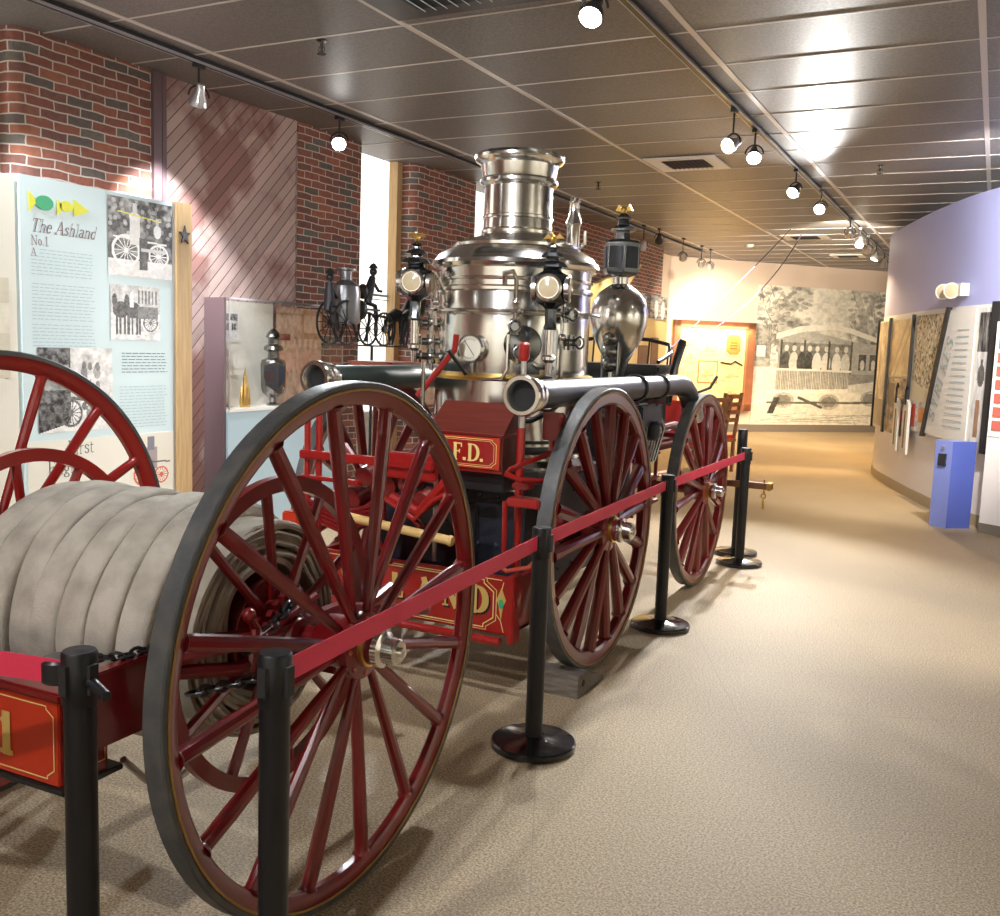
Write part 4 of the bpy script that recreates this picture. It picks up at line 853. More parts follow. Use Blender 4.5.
# red squares with their white board
PU = V((.8645, -.5026, 0)); PN = V((-.5026, -.8645, 0)); PO = V((-.02, 10.42, 0)) + PN * .002
t = thing('red_label_column', 'column of small red labels on the white upright panel edge', 'labels', PO + PU * .1 + V((0, 0, 1.0)))
b = MB(); b.prism([(.015, .95), (.2, .95), (.2, 2.03), (.015, 2.03)], PO, PU, (0, 0, 1), PN * .006); b.build('white_strip', 'white_paint', t, 0)
for k in range(8):
    b = MB(); z = 1.92 - k * .13; b.prism([(.04, z), (.17, z), (.17, z + .095), (.04, z + .095)], PO + PN * .0065, PU, (0, 0, 1), PN * .006); b.build('red_label', 'brick_red_square', t, 0)
# hanging coat / tool shapes
for i, (ds, lab) in enumerate(((-.28, 'pale wooden picket hanging on the curved exhibit beside the dark mullion'), (.16, 'second pale wooden picket hanging on the curved exhibit, over the crowd photograph'))):
    s_ = SS[2] + ds; t = thing('hanging_picket', lab, 'picket', cw(s_, 1.0, .1), 'hanging pickets')
    b = MB(); f = [(-.12, -.45), (.12, -.45), (.11, .12), (.05, .2), (-.05, .2), (-.11, .12)]
    b.add([cw(s_ + x, .98 + z, d) for d in (.08, .11) for x, z in f], [tuple(range(6)), tuple(range(11, 5, -1))] + [(k, (k + 1) % 6, 6 + (k + 1) % 6, 6 + k) for k in range(6)]); b.build('board', 'panel_cream', t, 0)
    b = MB(); b.tube([cw(s_, 1.12, .12), cw(s_, 1.3, .12), cw(s_ + .04, 1.36, .12), cw(s_ + .08, 1.32, .12)], .012, 8); b.build('hook', 'navy_iron', t)
    b = MB(); b.add([cw(s_ + x, .6 + z, .112) for x, z in ((-.03, 0), (.03, 0), (.03, .45), (-.03, .45))], [(0, 1, 2, 3)]); b.build('painted_stripe', 'brown_wood', t, 0)
# leaning white panel right of the exhibit
t = thing('white_partition', 'plain white upright panel standing beside the blue pedestal', 'panel', (.25, 10.4, 0))
b = MB(); b.prism([(0, 0), (1.4, 0), (1.4, 2.05), (0, 2.05)], (-.02, 10.42, .0), V((.86, -.5, 0)), (0, 0, 1), V((.03, .05, 0))); b.build('board', 'drum_white', t)
b = MB(); b.prism([(0, 0), (1.4, 0), (1.4, .1), (0, .1)], (-.024, 10.412, .0), V((.86, -.5, 0)), (0, 0, 1), V((.003, .005, 0))); b.build('kickboard', 'kick_grey', t)
def pedestal():
    t = thing('blue_pedestal', 'blue rectangular pedestal with a dark button plate by the curved wall', 'pedestal', (-.3, 10.6, 0))
    A = V((-.47, 10.56, 0)); u = V((.15, -.02, 0)); u = V((.158, -.1, 0)); v = V((.21, .15, 0))
    q = [A, A + u, A + u + v, A + v]
    b = MB(); z1 = .87
    vs = [V((p.x, p.y, z)) for z in (0, z1) for p in q]
    b.add(vs, [(3, 2, 1, 0), (4, 5, 6, 7)] + [(i, (i + 1) % 4, 4 + (i + 1) % 4, 4 + i) for i in range(4)]); b.mi = [0, 0, 0, 1, 1, 1]; b.build('body', ['pedestal_lit', 'pedestal_shaded'], t, 0)
    n = V((u.y, -u.x, 0)).normalized(); w = u.normalized(); 
    b = MB(); b.prism([(.05, .62), (.13, .62), (.13, .74), (.05, .74)], A, w, (0, 0, 1), n * .02); b.build('button_plate', 'black_matte', t)
    b = MB(); b.cyl(A + w * .09 + V((0, 0, .8)), A + w * .09 + V((0, 0, .8)) + n * .015, .018); b.build('button', 'lamp_silver', t)
pedestal()
def emergency():
    s_ = SY(11.4); z = 2.4; c = cw(s_, z, 0); n = (cw(s_, z, 1) - c); u = (cw(s_ + .1, z, 0) - cw(s_ - .1, z, 0)).normalized()
    t = thing('emergency_light', 'twin-headed emergency light unit on the lavender band of the curved wall', 'emergency light', c)
    b = MB(); b.prism([(-.02, -.06), (.2, -.06), (.2, .07), (-.02, .07)], c + n * .005, u, (0, 0, 1), n * .09); b.build('housing', 'panel_cream', t)
    for dx in (-.16, .06):
        b = MB(); a = V((-.4, -.9, -.12)).normalized(); o = c + u * dx + n * .12; b.lathe([(.04, -.07), (.065, -.04), (.085, .01), (.085, .03), (.001, .03)], o, a, 20); b.build('lamp_head', 'panel_cream', t)
        b = MB(); b.lathe([(.07, .031), (.05, .036), (.001, .04)], o, a, 20); b.build('lamp_lens', 'lens_cream', t)
    b = MB(); b.tube([c + u * (-.16) + n * .06, c + u * .02 + n * .05], .02, 8); b.build('arm', 'panel_cream', t)
emergency()

# ------------------------------------------------------------------ rope-barrier stanchions
PH = .927
SP = [(-1.806, 1.467), (-1.43, 1.697), (-1.582, 3.507), (-1.671, 5.492), (-1.68, 7.545), (-1.8, 7.92)]
def stanchion(x, y, label, r=.036, PH=PH):
    t = thing('stanchion', label, 'stanchion', (x, y, 0), 'black retractable-belt stanchions')
    b = MB(); b.lathe([(.001, 0), (.172, 0), (.178, .004), (.178, .024), (.172, .03), (.06, .042), (.045, .05), (.001, .05)], (x, y, 0), (0, 0, 1), 48); b.build('base', 'base_black', t)
    b = MB(); b.lathe([(r, .045), (r, .8), (r + .001, .8)], (x, y, 0), (0, 0, 1), 28); b.build('post', 'stanchion_black', t)
    b = MB(); b.lathe([(r + .003, .8), (r + .004, .802), (r + .004, PH - .006), (r, PH)], (x, y, 0), (0, 0, 1), 28); b.lathe([(.018, PH + .0005), (.001, PH + .0015)], (x, y, 0), (0, 0, 1), 20); hd = b.build('head', 'stanchion_black', t)
    b = MB(); b.box((x - .012, y - r - .012, .83), (x + .012, y - r + .004, .9)); b.box((x + r - .004, y - .012, .83), (x + r + .012, y + .012, .9)); b.build('belt_slot', 'black_matte', t)
    return t
def belt(t, a, b_, z0=.868, z1=.868, sag=.0, twist=0, m_='belt_red'):
    a, b_ = V((a[0], a[1], z0)), V((b_[0], b_[1], z1)); d = (b_ - a); L_ = d.length; e = d.normalized(); a = a + e * .033; b_ = b_ - e * .033; nrm = V((e.y, -e.x, 0)).normalized()
    mb = MB(); n = 40; vs = []
    for k in range(n + 1):
        f = k / n; p = a.lerp(b_, f) - V((0, 0, sag * 4 * f * (1 - f))); tw = twist * f; h = .029
        up = V((0, 0, 1)) * math.cos(tw) + nrm * math.sin(tw); th = nrm * .001
        vs += [p - up * h - th, p + up * h - th, p + up * h + th, p - up * h + th]
    fs = [(k * 4 + j, k * 4 + (j + 1) % 4, k * 4 + 4 + (j + 1) % 4, k * 4 + 4 + j) for k in range(n) for j in range(4)]
    mb.add(vs, fs); return mb.build('belt', m_, t)
labs = ['black stanchion whose belt runs out of frame over the cart box', 'black stanchion standing in front of the largest red wheel', 'black stanchion on round base between the two big wheels', 'black stanchion standing beyond the rear engine wheel hub', 'black stanchion ending the red belt beside the front engine wheel', 'black stanchion with no belt standing just behind the last one']
ST = [stanchion(x, y, l, PH=(1.04 if k == 5 else PH)) for k, ((x, y), l) in enumerate(zip(SP, labs))]
belt(ST[2], SP[2], SP[1]); belt(ST[3], SP[3], SP[2]); belt(ST[4], SP[4], SP[3]); belt(ST[0], SP[0], (-3.6, .65), z1=1.06, sag=.0)
b = MB(); x, y = SP[0]; b.lathe([(.001, 0), (.04, 0), (.045, .006), (.045, .05), (.04, .056), (.001, .056)], (x - .07, y + .005, .84), (0, 0, 1), 20); b.build('belt_cassette', 'black_metal', ST[0])
b = MB(); b.cyl((x + .03, y, .86), (x + .11, y - .02, .845), .014, .012); b.build('belt_clip', 'black_metal', ST[0])

# ------------------------------------------------------------------ wheels
def wheel(root, c, Rr, nsp=16, tw=.07, side=1, spw=.026, felloe=.06, hub=1.0, a0=0, tip=.15, name='wheel', m_sp='dark_crimson', tyre_t=.016, inner=False):
    c = V(c)      # c: centre of the rim's outer face plane (x = outer face of the tyre)
    X = V((side, 0, 0)); rim0, rim1 = Rr - tyre_t - felloe, Rr - tyre_t
    b = MB(); b.band([(rim1, -.004), (rim1, -tw + .004), (rim0 + .012, -tw + .012), (rim0, -tw + .022), (rim0, -.018), (rim0 + .012, -.008)], c, X, 96)
    w = b.build(name, m_sp, root)
    b = MB(); b.band([(Rr, -.004), (Rr - .004, 0), (rim1 - .001, 0), (rim1 - .001, -tw), (Rr - .004, -tw), (Rr, -tw + .004)], c, X, 96); b.build('tyre', 'tyre_iron', w)
    b = MB(); b.band([(rim1 - .004, -.003), (rim1 - .011, -.003), (rim1 - .011, .0005), (rim1 - .004, .0005)], c, X, 96); b.build('pinstripe', 'stripe_gold', w)
    hc = c + X * (-tw / 2 + .03)
    for k in range(nsp):
        a = a0 + 2 * PI * k / nsp; d = V((0, math.cos(a), math.sin(a))); off = X * (.014 if k % 2 else -.014)
        p0 = c + X * (-tw * .5 + .035) + d * .05 + off * hub; p1 = c + X * (-tw * .5) + d * (rim0 + .004)
        b = MB(); b.tube([p0, p0.lerp(p1, .12), p0.lerp(p1, .3), p0.lerp(p1, .85), p1 - d * .012, p1], [spw * .55, spw * .62, spw * .8, spw, spw * .95, spw * 1.3], 10)
        # flatten across the axle a little
        b.build('spoke', m_sp, w)
    h = MB(); h.lathe([(.06 * hub, -.14), (.075 * hub, -.12), (.08 * hub, -.03), (.098 * hub, -.02), (.1 * hub, .0), (.098 * hub, .008), (.06 * hub, .014), (.054 * hub, .02), (.048 * hub, .05), (.05 * hub, .055)], hc + X * .02, X, 36)
    hu = h.build('hub', m_sp, w)
    h = MB(); h.lathe([(.053 * hub, .0), (.058 * hub, .002), (.058 * hub, .018), (.053 * hub, .02)], hc + X * .036, X, 32); h.lathe([(.047 * hub, 0), (.047 * hub, .004)], hc + X * .074, X, 24); h.build('gold_band', 'brass', w)
    n8 = hc + X * .02
    h = MB()
    for k in range(8):
        a = 2 * PI * k / 8; h.lathe([(.009, 0), (.009, .006), (.004, .01)], n8 + X * .008 + V((0, math.cos(a), math.sin(a))) * .08 * hub, X, 8)
    h.build('hub_bolts', 'hub_red', w)
    L0 = tip - .01
    h = MB(); h.lathe([(.05 * hub, 0), (.054 * hub, .003), (.054 * hub, .022), (.046 * hub, .025), (.04 * hub, .03), (.038 * hub, .068), (.032 * hub, .074), (.015 * hub, .075), (.015 * hub, .086), (.001, .088)], hc + X * (.074), X, 28); h.build('hub_cap', 'nickel', w)
    return w

# ------------------------------------------------------------------ HOSE CART
HC = V((-1.595, 2.235, .768))
cart = thing('hose_cart', 'red two-wheeled hose cart with number 1 on its rear box', 'hose cart', (-2.28, 2.2, 0))
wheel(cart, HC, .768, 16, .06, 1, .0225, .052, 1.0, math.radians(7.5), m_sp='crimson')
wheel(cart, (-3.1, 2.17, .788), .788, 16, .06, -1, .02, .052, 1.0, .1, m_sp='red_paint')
b = MB(); b.cyl((-3.05, 2.2, .775), (-1.66, 2.23, .768), .03); b.build('axle', 'crimson', cart)
for X_, sd in ((-1.84, 1), (-2.9, -1)):
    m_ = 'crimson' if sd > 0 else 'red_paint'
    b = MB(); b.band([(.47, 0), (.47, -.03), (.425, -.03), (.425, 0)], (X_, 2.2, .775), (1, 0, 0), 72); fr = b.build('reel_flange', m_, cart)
    for k in range(10):
        a = 2 * PI * k / 10 + .45; d = V((0, math.cos(a), math.sin(a))); c = V((X_ - .015, 2.2, .775))
        b = MB(); b.tube([c + d * .06, c + d * .2, c + d * .43], [.026, .014, .017], 8); b.build('reel_spoke', m_, fr)
    b = MB(); b.lathe([(.05, -.06), (.07, -.03), (.11, -.02), (.11, .015), (.07, .03), (.05, .07)], (X_, 2.2, .775), (1, 0, 0), 28)
    b.build('reel_hub', 'crimson', fr)
    b = MB()
    for k in range(22): a = 2 * PI * k / 22; b.box((X_ + .02, -.01, .105), (X_ + .04, .01, .13), Matrix.Translation((0, 2.2, .775)) @ Matrix.Rotation(a, 4, 'X'))
    b.lathe([(.108, .018), (.108, .04)], (X_, 2.2, .775), (1, 0, 0), 24); b.build('sprocket', 'dark_crimson', fr)
b = MB(); b.cyl((-2.84, 2.2, .775), (-1.87, 2.2, .775), .17, n=32); b.build('reel_drum', 'mahogany', cart)
# frame rails and box
for X_ in (-1.97, -2.93):
    b = MB(); b.bbox((X_ - .02, 1.6, .6), (X_ + .02, 1.98, .8), .004); b.build('side_rail', 'crimson', cart)
    b = MB(); b.tube([(X_ + .16, 1.7, .83), (X_ + .17, 2.1, .8), (X_ + .17, 2.42, .8), (X_ + .17, 3.0, .66)], .022, 8); b.build('spring_rail', 'crimson', cart)
    b = MB(); b.tube([(X_ + .16, 1.7, .8), (X_ + .17, 1.95, .74), (X_ + .17, 2.22, .72), (X_ + .17, 2.5, .74), (X_ + .17, 2.75, .8)], .02, 8); b.build('leaf_spring', 'dark_crimson', cart)
b = MB(); b.bbox((-2.89, 1.56, .5), (-2.01, 1.7, .745), .006); bx_ = b.build('box', 'dark_crimson', cart)
b = MB(); b.bbox((-2.91, 1.535, .735), (-1.995, 1.64, .76), .006); b.build('box_lid', 'crimson', cart)
b = MB(); b.bbox((-2.88, 1.552, .508), (-2.02, 1.562, .73), .003); b.build('box_front', 'orange_red', bx_)
b = MB(); b.bbox((-2.9, 1.545, .49), (-2.0, 1.74, .507), .003); b.build('box_edge', 'black_metal', bx_)
def border(mb, x0, x1, z0, z1, y, notch=.03, w=.004):
    P_ = [(x0 + notch, z0), (x1 - notch, z0), (x1 - notch, z0 + notch * .3), (x1, z0 + notch), (x1, z1 - notch), (x1 - notch, z1 - notch * .3), (x1 - notch, z1), (x0 + notch, z1), (x0 + notch, z1 - notch * .3), (x0, z1 - notch), (x0, z0 + notch), (x0 + notch, z0 + notch * .3), (x0 + notch, z0)]
    mb.stroke(P_, w, (0, y, 0), (1, 0, 0), (0, 0, 1), (0, -1, 0), .001)
b = MB(); border(b, -2.42, -2.035, .525, .715, 1.551, .025, .0035); border(b, -2.86, -2.46, .525, .715, 1.551, .025, .0035); b.build('gold_lines', 'pale_gold', bx_)
b = MB(); text(b, '1', (-2.235, 1.551, .565), (1, 0, 0), (0, 0, 1), (0, -1, 0), .1, .3, .13, 0, 0, .002); b.build('number_one', 'gold', bx_)
b = MB(); b.bbox((-2.02, 1.59, .53), (-2.006, 1.69, .7), .003); b.build('side_plate', 'crimson', bx_)
b = MB(); b.stroke([(1.6, .69), (1.6, .54), (1.68, .54), (1.68, .69), (1.6, .69)], .003, (-2.005, 0, 0), (0, 1, 0), (0, 0, 1), (1, 0, 0), .002); b.build('side_lines', 'brass', bx_)
b = MB(); b.tube([(-1.95, 1.86, .69), (-1.94, 1.92, .6), (-1.95, 1.95, .5)], .012, 8); b.tube([(-1.96, 1.7, .54), (-1.96, 1.78, .45), (-1.96, 1.86, .4), (-1.96, 1.95, .42)], .01, 8); b.build('bracket', 'steel', cart)
# brake lever and crank
b = MB(); b.tube([(-1.79, 2.0, .72), (-1.79, 2.02, .84), (-1.79, 1.99, .88)], .014, 8); b.ball((-1.79, 1.99, .885), .02); b.tube([(-1.79, 2.3, .87), (-1.79, 2.0, .8), (-1.79, 1.86, .84)], .013, 8); b.build('brake_lever', 'crimson', cart)
def chain(name, pts, n, root, r=.006):
    pts = [V(p) for p in pts]; L_ = [0]
    for i in range(1, len(pts)): L_.append(L_[-1] + (pts[i] - pts[i - 1]).length)
    b = MB()
    for k in range(n):
        s_ = L_[-1] * (k + .5) / n; i = max(j for j in range(len(pts) - 1) if L_[j] <= s_); f = (s_ - L_[i]) / (L_[i + 1] - L_[i]); c = pts[i].lerp(pts[i + 1], f); d = (pts[i + 1] - pts[i]).normalized()
        sd = d.cross(V((1, 0, 0))).normalized() if k % 2 else V((1, 0, 0)); l = L_[-1] / n * .72
        b.tube([c + d * (l * math.cos(a)) + sd * (.014 * math.sin(a)) for a in [2 * PI * q / 10 for q in range(10)]], r * .8, 6, True)
    return b.build(name, 'black_metal', root)
chain('chain', [(-1.78, 1.75, .735), (-1.78, 2.0, .7), (-1.78, 2.25, .735)], 14, cart); chain('chain', [(-1.79, 1.98, .78), (-1.79, 2.12, .84), (-1.79, 2.22, .9)], 10, cart, .008)
chain('chain', [(-1.96, 1.86, .81), (-1.975, 1.72, .81), (-2.12, 1.68, .79)], 10, cart)
b = MB(); b.tube([(-2.38, 2.22, .62), (-2.38, 2.9, .62), (-2.38, 3.3, .6)], .028, 10); b.bbox((-2.95, 2.42, .58), (-1.8, 2.5, .65), .006); b.build('tongue', 'crimson', cart)

# hose wound on the reel
CROT = 1
hose = thing('fire_hose', 'grey canvas fire hose wound in bands on the cart reel', 'hose', (-2.28, 2.2, .4))
def hose_band(x0, w, r, th, tilt, m_, jit=.006):
    prof = [(r - th, .004), (r - th * .3, 0), (r - .006, .004), (r, .016), (r, w - .016), (r - .006, w - .004), (r - th * .3, w), (r - th, w - .004)]
    n = 96; b = MB(); vs = []; m = len(prof); ph = rng.random() * 6
    for k in range(n):
        a = 2 * PI * k / n; dr = jit * math.sin(2 * a + ph) + jit * .5 * math.sin(5 * a + ph * 2); dx = tilt * math.sin(a - .6) + .004 * math.sin(3 * a + ph)
        for rr, h in prof: vs.append((x0 + h + dx, 2.2 + (rr + dr) * math.cos(a), .775 + (rr + dr) * math.sin(a)))
    fs = [(k * m + j, ((k + 1) % n) * m + j, ((k + 1) % n) * m + (j + 1) % m, k * m + (j + 1) % m) for k in range(n) for j in range(m)]
    b.add(vs, fs); return b.build('hose_turn', m_, hose, 50)
xx = -2.815
for k in range(7): hose_band(xx, .107, .372 + .008 * (k % 2), .05, .035, 'canvas_hose'); xx += .1095
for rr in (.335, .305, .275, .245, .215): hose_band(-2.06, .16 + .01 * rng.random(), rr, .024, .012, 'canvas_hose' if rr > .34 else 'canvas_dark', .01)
b = MB(); b.tube([(-1.9 + .01 * k / 60, 2.2 + (.33 - .0017 * k) * math.cos(k * .35), .775 + (.33 - .0017 * k) * math.sin(k * .35)) for k in range(70)], .008, 6); b.build('hose_edge', 'canvas_dark', hose)

for o_ in (cart, hose): o_.rotation_euler.z = .03

# ------------------------------------------------------------------ STEAM FIRE ENGINE
E0 = V((-2.41, 4.85, 0))
eng = thing('steam_fire_engine', 'antique nickel-plated steam fire engine with four red spoked wheels', 'fire engine', (-2.41, 5.4, 0))
wheel(eng, (-1.695, 4.56, .745), .715, 18, .075, 1, .032, .07, 1.15, .06)
wheel(eng, (-3.15, 4.56, .745), .715, 18, .075, -1, .03, .07, 1.15, .16)
wheel(eng, (-1.77, 6.68, .687), .682, 16, .075, 1, .03, .062, 1.0, .1)
wheel(eng, (-3.06, 6.68, .687), .682, 16, .08, -1, .025, .062, 1.0, .0)
b = MB(); b.cyl((-3.1, 4.56, .745), (-1.74, 4.56, .745), .04); b.build('rear_axle', 'crimson', eng)
b = MB(); b.cyl((-3.0, 6.68, .687), (-1.82, 6.68, .687), .035); b.build('front_axle', 'crimson', eng)
# boiler: separate sections
def bl(prof, name, m_='nickel', n=72, parent=eng): q = MB(); q.lathe(prof, E0, (0, 0, 1), n); return q.build(name, m_, parent, 28)
bl([(0.418, 1.07), (0.433, 1.08), (0.433, 1.47), (0.418, 1.475)], 'lower_jacket')
bl([(0.443, 1.09), (0.446, 1.1), (0.446, 1.12), (0.443, 1.13)], 'boiler_band', 'black_metal'); bl([(0.438, 1.145), (0.441, 1.15), (0.441, 1.158), (0.438, 1.163)], 'boiler_band', 'black_metal')
bl([(0.428, 1.465), (0.448, 1.472), (0.454, 1.485), (0.448, 1.498), (0.428, 1.505)], 'boiler_band', 'brass')
body = bl([(0.418, 1.5), (0.420, 1.51), (0.420, 1.96), (0.418, 1.965)], 'boiler_jacket')
bl([(0.418, 1.93), (0.430, 1.94), (0.430, 1.955), (0.418, 1.965), (0.418, 1.99), (0.428, 1.995), (0.430, 2.005), (0.418, 2.01), (0.420, 2.06), (0.428, 2.065)], 'upper_jacket')
bl([(0.418, 2.055), (0.448, 2.062), (0.463, 2.08), (0.458, 2.1), (0.443, 2.115), (0.423, 2.14), (.36, 2.175), (.352, 2.18), (.352, 2.195), (.34, 2.2), (.29, 2.222), (.22, 2.24), (.2, 2.25), (.198, 2.27)], 'boiler_dome')
stk = bl([(.19, 2.255), (.2, 2.260), (.2, 2.275), (.19, 2.285), (.188, 2.335), (.196, 2.340), (.196, 2.352), (.188, 2.357), (.188, 2.510), (.2, 2.515), (.215, 2.530), (.215, 2.545), (.2, 2.558), (.203, 2.570), (.212, 2.625), (.235, 2.640), (.246, 2.655), (.246, 2.670), (.235, 2.685), (.218, 2.690), (.21, 2.685), (.2, 2.570), (.18, 2.500)], 'smokestack')
b = MB(); b.lathe([(.178, 2.45), (.001, 2.451)], E0, (0, 0, 1), 32); b.build('flue', 'black_gap', stk)
# handrail pipe round the boiler with brackets
b = MB(); b.tube([(E0.x + .47 * math.cos(a), E0.y + .47 * math.sin(a), 1.83) for a in [math.radians(170 + 4 * k) for k in range(55)]], .009, 8)
for a in (200, 240, 300, 340): ca, sa = math.cos(math.radians(a)), math.sin(math.radians(a)); b.cyl((E0.x + .4 * ca, E0.y + .4 * sa, 1.83), (E0.x + .47 * ca, E0.y + .47 * sa, 1.83), .008, n=8); b.ball((E0.x + .47 * ca, E0.y + .47 * sa, 1.83), .018, 10)
b.build('handrail', 'nickel', eng)
def bp(ang, r, z): a = math.radians(ang); return V((E0.x + r * math.cos(a), E0.y + r * math.sin(a), z))
# gauge
gc = bp(268, .46, 1.63); gd = (V((0, -1, .05)) + V((.12, 0, 0))).normalized()
b = MB(); b.lathe([(.03, -.05), (.058, -.045), (.062, -.01), (.074, -.006), (.076, .012), (.066, .02), (.06, .012)], gc, gd, 36); gg = b.build('pressure_gauge', 'nickel', eng)
b = MB(); b.lathe([(.06, .0135), (.001, .014)], gc, gd, 32); b.build('dial', 'dial_face', gg)
gu = gd.cross(V((0, 0, 1))).normalized(); gv = gu.cross(gd)
b = MB(); b.stroke([(-.025, -.035), (.03, .04)], .004, gc + gd * .0155, gu, gv, gd, 0)
for k in range(24): a = math.radians(-120 + k * 10 * 1.04 + 90); b.stroke([(.046 * math.sin(a), .046 * math.cos(a)), (.054 * math.sin(a), .054 * math.cos(a))], .0025, gc + gd * .0152, gu, gv, gd, 0)
b.build('needle_and_ticks', 'black_metal', gg)
# pipework on the boiler
P_ = MB(); P_.tube([gc + V((0, .02, -.07)), gc + V((0, .02, -.13)), gc + V((.05, .02, -.155)), gc + V((.17, .03, -.15)), gc + V((.2, .03, -.1)), gc + V((.2, .03, .08))], .01, 10); P_.build('gauge_pipe', 'nickel', eng)
for a, z0, z1, hk in ((297, 1.72, 2.03, -8), (215, 1.5, 2.04, 8), (226, 1.75, 2.0, 7), (330, 1.45, 1.96, 6)):
    P_ = MB(); P_.tube([bp(a, .455, z0), bp(a, .455, z1 - .04), bp(a + hk * .3, .46, z1), bp(a + hk, .455, z1 - .01), bp(a + hk, .43, z1 - .06), bp(a + hk, .4, z1 - .08)], .012, 10); P_.ball(bp(a, .455, (z0 + z1) / 2), .022); P_.build('steam_pipe', 'nickel', eng)
for a, z in ((213, 1.76), (213, 1.66), (218, 1.58), (297, 1.75), (300, 1.62), (332, 1.82), (338, 1.68)):
    c = bp(a, .46, z); d = bp(a, 1, 0) - bp(a, 0, 0); P_ = MB(); P_.cyl(c - d * .06, c + d * .05, .02, n=12); P_.ring(c + d * .06, d, .03, .006, 16, 6); P_.cyl(c - V((0, 0, .04)), c + V((0, 0, .04)), .024, n=12); P_.ball(c, .03); P_.build('valve', 'dark_nickel', eng)
P_ = MB(); c = bp(322, .47, 1.58); P_.lathe([(.02, -.18), (.026, -.17), (.026, .15), (.02, .17)], c, (0, 0, 1), 14); P_.build('gauge_glass', 'white_paint', eng)
P_ = MB(); c = bp(303, .43, 1.66); P_.lathe([(.001, -.02), (.09, -.02), (.1, 0), (.09, .02), (.05, .03), (.001, .035)], c, bp(303, 1, 0) - bp(303, 0, 0), 24); P_.build('handhole_cover', 'dark_nickel', eng)
# safety valve on dome
b = MB(); c = V((-2.13, 4.98, 2.16)); b.lathe([(.05, 0), (.05, .02), (.035, .03), (.038, .16), (.045, .17), (.04, .19), (.028, .22), (.025, .28), (.03, .29), (.02, .31), (.001, .315)], c, (0, 0, 1), 20); b.tube([c + V((.03, 0, .03)), c + V((.07, 0, .06)), c + V((.07, 0, .13))], .01, 8); b.build('safety_valve', 'nickel', eng)
# lanterns
def lantern(c, name, scale=1.0, lens_dir=(0, -1, 0)):
    c = V(c); k = scale; b = MB(); lens = V(lens_dir).normalized()
    b.lathe([(.03 * k, -.2 * k), (.035 * k, -.19 * k), (.028 * k, -.17 * k), (.03 * k, -.1 * k), (.045 * k, -.085 * k), (.075 * k, -.07 * k), (.088 * k, -.03 * k), (.09 * k, .03 * k), (.078 * k, .065 * k), (.05 * k, .08 * k), (.045 * k, .095 * k), (.085 * k, .1 * k), (.06 * k, .125 * k), (.035 * k, .13 * k), (.032 * k, .145 * k), (.062 * k, .15 * k), (.042 * k, .17 * k), (.02 * k, .178 * k), (.018 * k, .19 * k), (.035 * k, .195 * k), (.012 * k, .215 * k), (.001, .22 * k)], c, (0, 0, 1), 8); r = b.build(name, 'gunmetal', eng, 20)
    for i, d in enumerate((lens, lens.cross(V((0, 0, 1))), -lens.cross(V((0, 0, 1))))):
        b = MB(); b.lathe([(.066 * k, .07 * k), (.066 * k, .09 * k), (.056 * k, .096 * k), (.052 * k, .09 * k)], c, d, 24); b.build('lens_rim', 'nickel', r)
        b = MB(); b.lathe([(.055 * k, .088 * k), (.03 * k, .094 * k), (.001, .096 * k)], c, d, 24); b.build('lens', 'lens_cream', r)
    e = c + V((0, 0, .22 * k))
    b = MB(); b.ball(e + V((0, 0, .015 * k)), .016 * k, 10, 1.3); b.ball(e + V((-.008 * k, 0, .04 * k)), .009 * k, 8)
    for s_ in (-1, 1): b.prism([(0, 0), (s_ * .03 * k, .03 * k), (s_ * .055 * k, .005 * k), (s_ * .03 * k, .008 * k)], e + V((0, 0, .012 * k)), (1, 0, 0), (0, 0, 1), (0, .006 * k, 0))
    b.build('eagle_finial', 'brass', r)
    b = MB(); b.lathe([(.022 * k, -.2 * k), (.022 * k, -.32 * k), (.034 * k, -.33 * k), (.034 * k, -.345 * k), (.02 * k, -.36 * k), (.014 * k, -.42 * k)], c, (0, 0, 1), 14); b.build('lantern_stem', 'nickel', r); return r
lantern((-1.95, 4.32, 1.935), 'signal_lantern', 1.0, (.25, -1, 0)); lantern((-2.84, 4.5, 1.975), 'signal_lantern', 1.02, (.3, -1, 0))
b = MB(); b.tube([(-1.95, 4.32, 1.56), (-1.98, 4.42, 1.55), (-2.12, 4.56, 1.55)], .016, 8); b.tube([(-2.84, 4.5, 1.58), (-2.72, 4.6, 1.57), (-2.62, 4.6, 1.57)], .016, 8); b.build('lantern_bracket', 'dark_nickel', eng)
# air chamber and head lamp
AC = V((-2.13, 5.76, -.02))
b = MB(); b.lathe([(.04, 1.4), (.05, 1.45), (.05, 1.52), (.075, 1.6), (.12, 1.68), (.16, 1.76), (.18, 1.84), (.182, 1.9), (.165, 1.97), (.125, 2.03), (.07, 2.07), (.05, 2.08), (.05, 2.12), (.06, 2.125)], AC, (0, 0, 1), 40); b.build('air_chamber', 'nickel', eng)
b = MB(); b.lathe([(.055, 2.12), (.1, 2.135), (.115, 2.15), (.115, 2.33), (.1, 2.345), (.05, 2.355), (.045, 2.4), (.085, 2.405), (.085, 2.415), (.04, 2.44), (.035, 2.47), (.05, 2.475), (.05, 2.485), (.02, 2.51), (.001, 2.53)], AC, (0, 0, 1), 6); hl = b.build('head_lamp', 'gunmetal', eng, 15)
b = MB()
for k in range(6):
    a = math.radians(30 + 60 * k); d = V((math.cos(a), math.sin(a), 0)); s_ = V((-d.y, d.x, 0)); o = AC + d * .1 + V((0, 0, 2.24)); b.prism([(-.042, -.065), (.042, -.065), (.042, .065), (-.042, .065)], o, s_, (0, 0, 1), d * .006)
b.build('lamp_panes', 'navy_iron', hl)
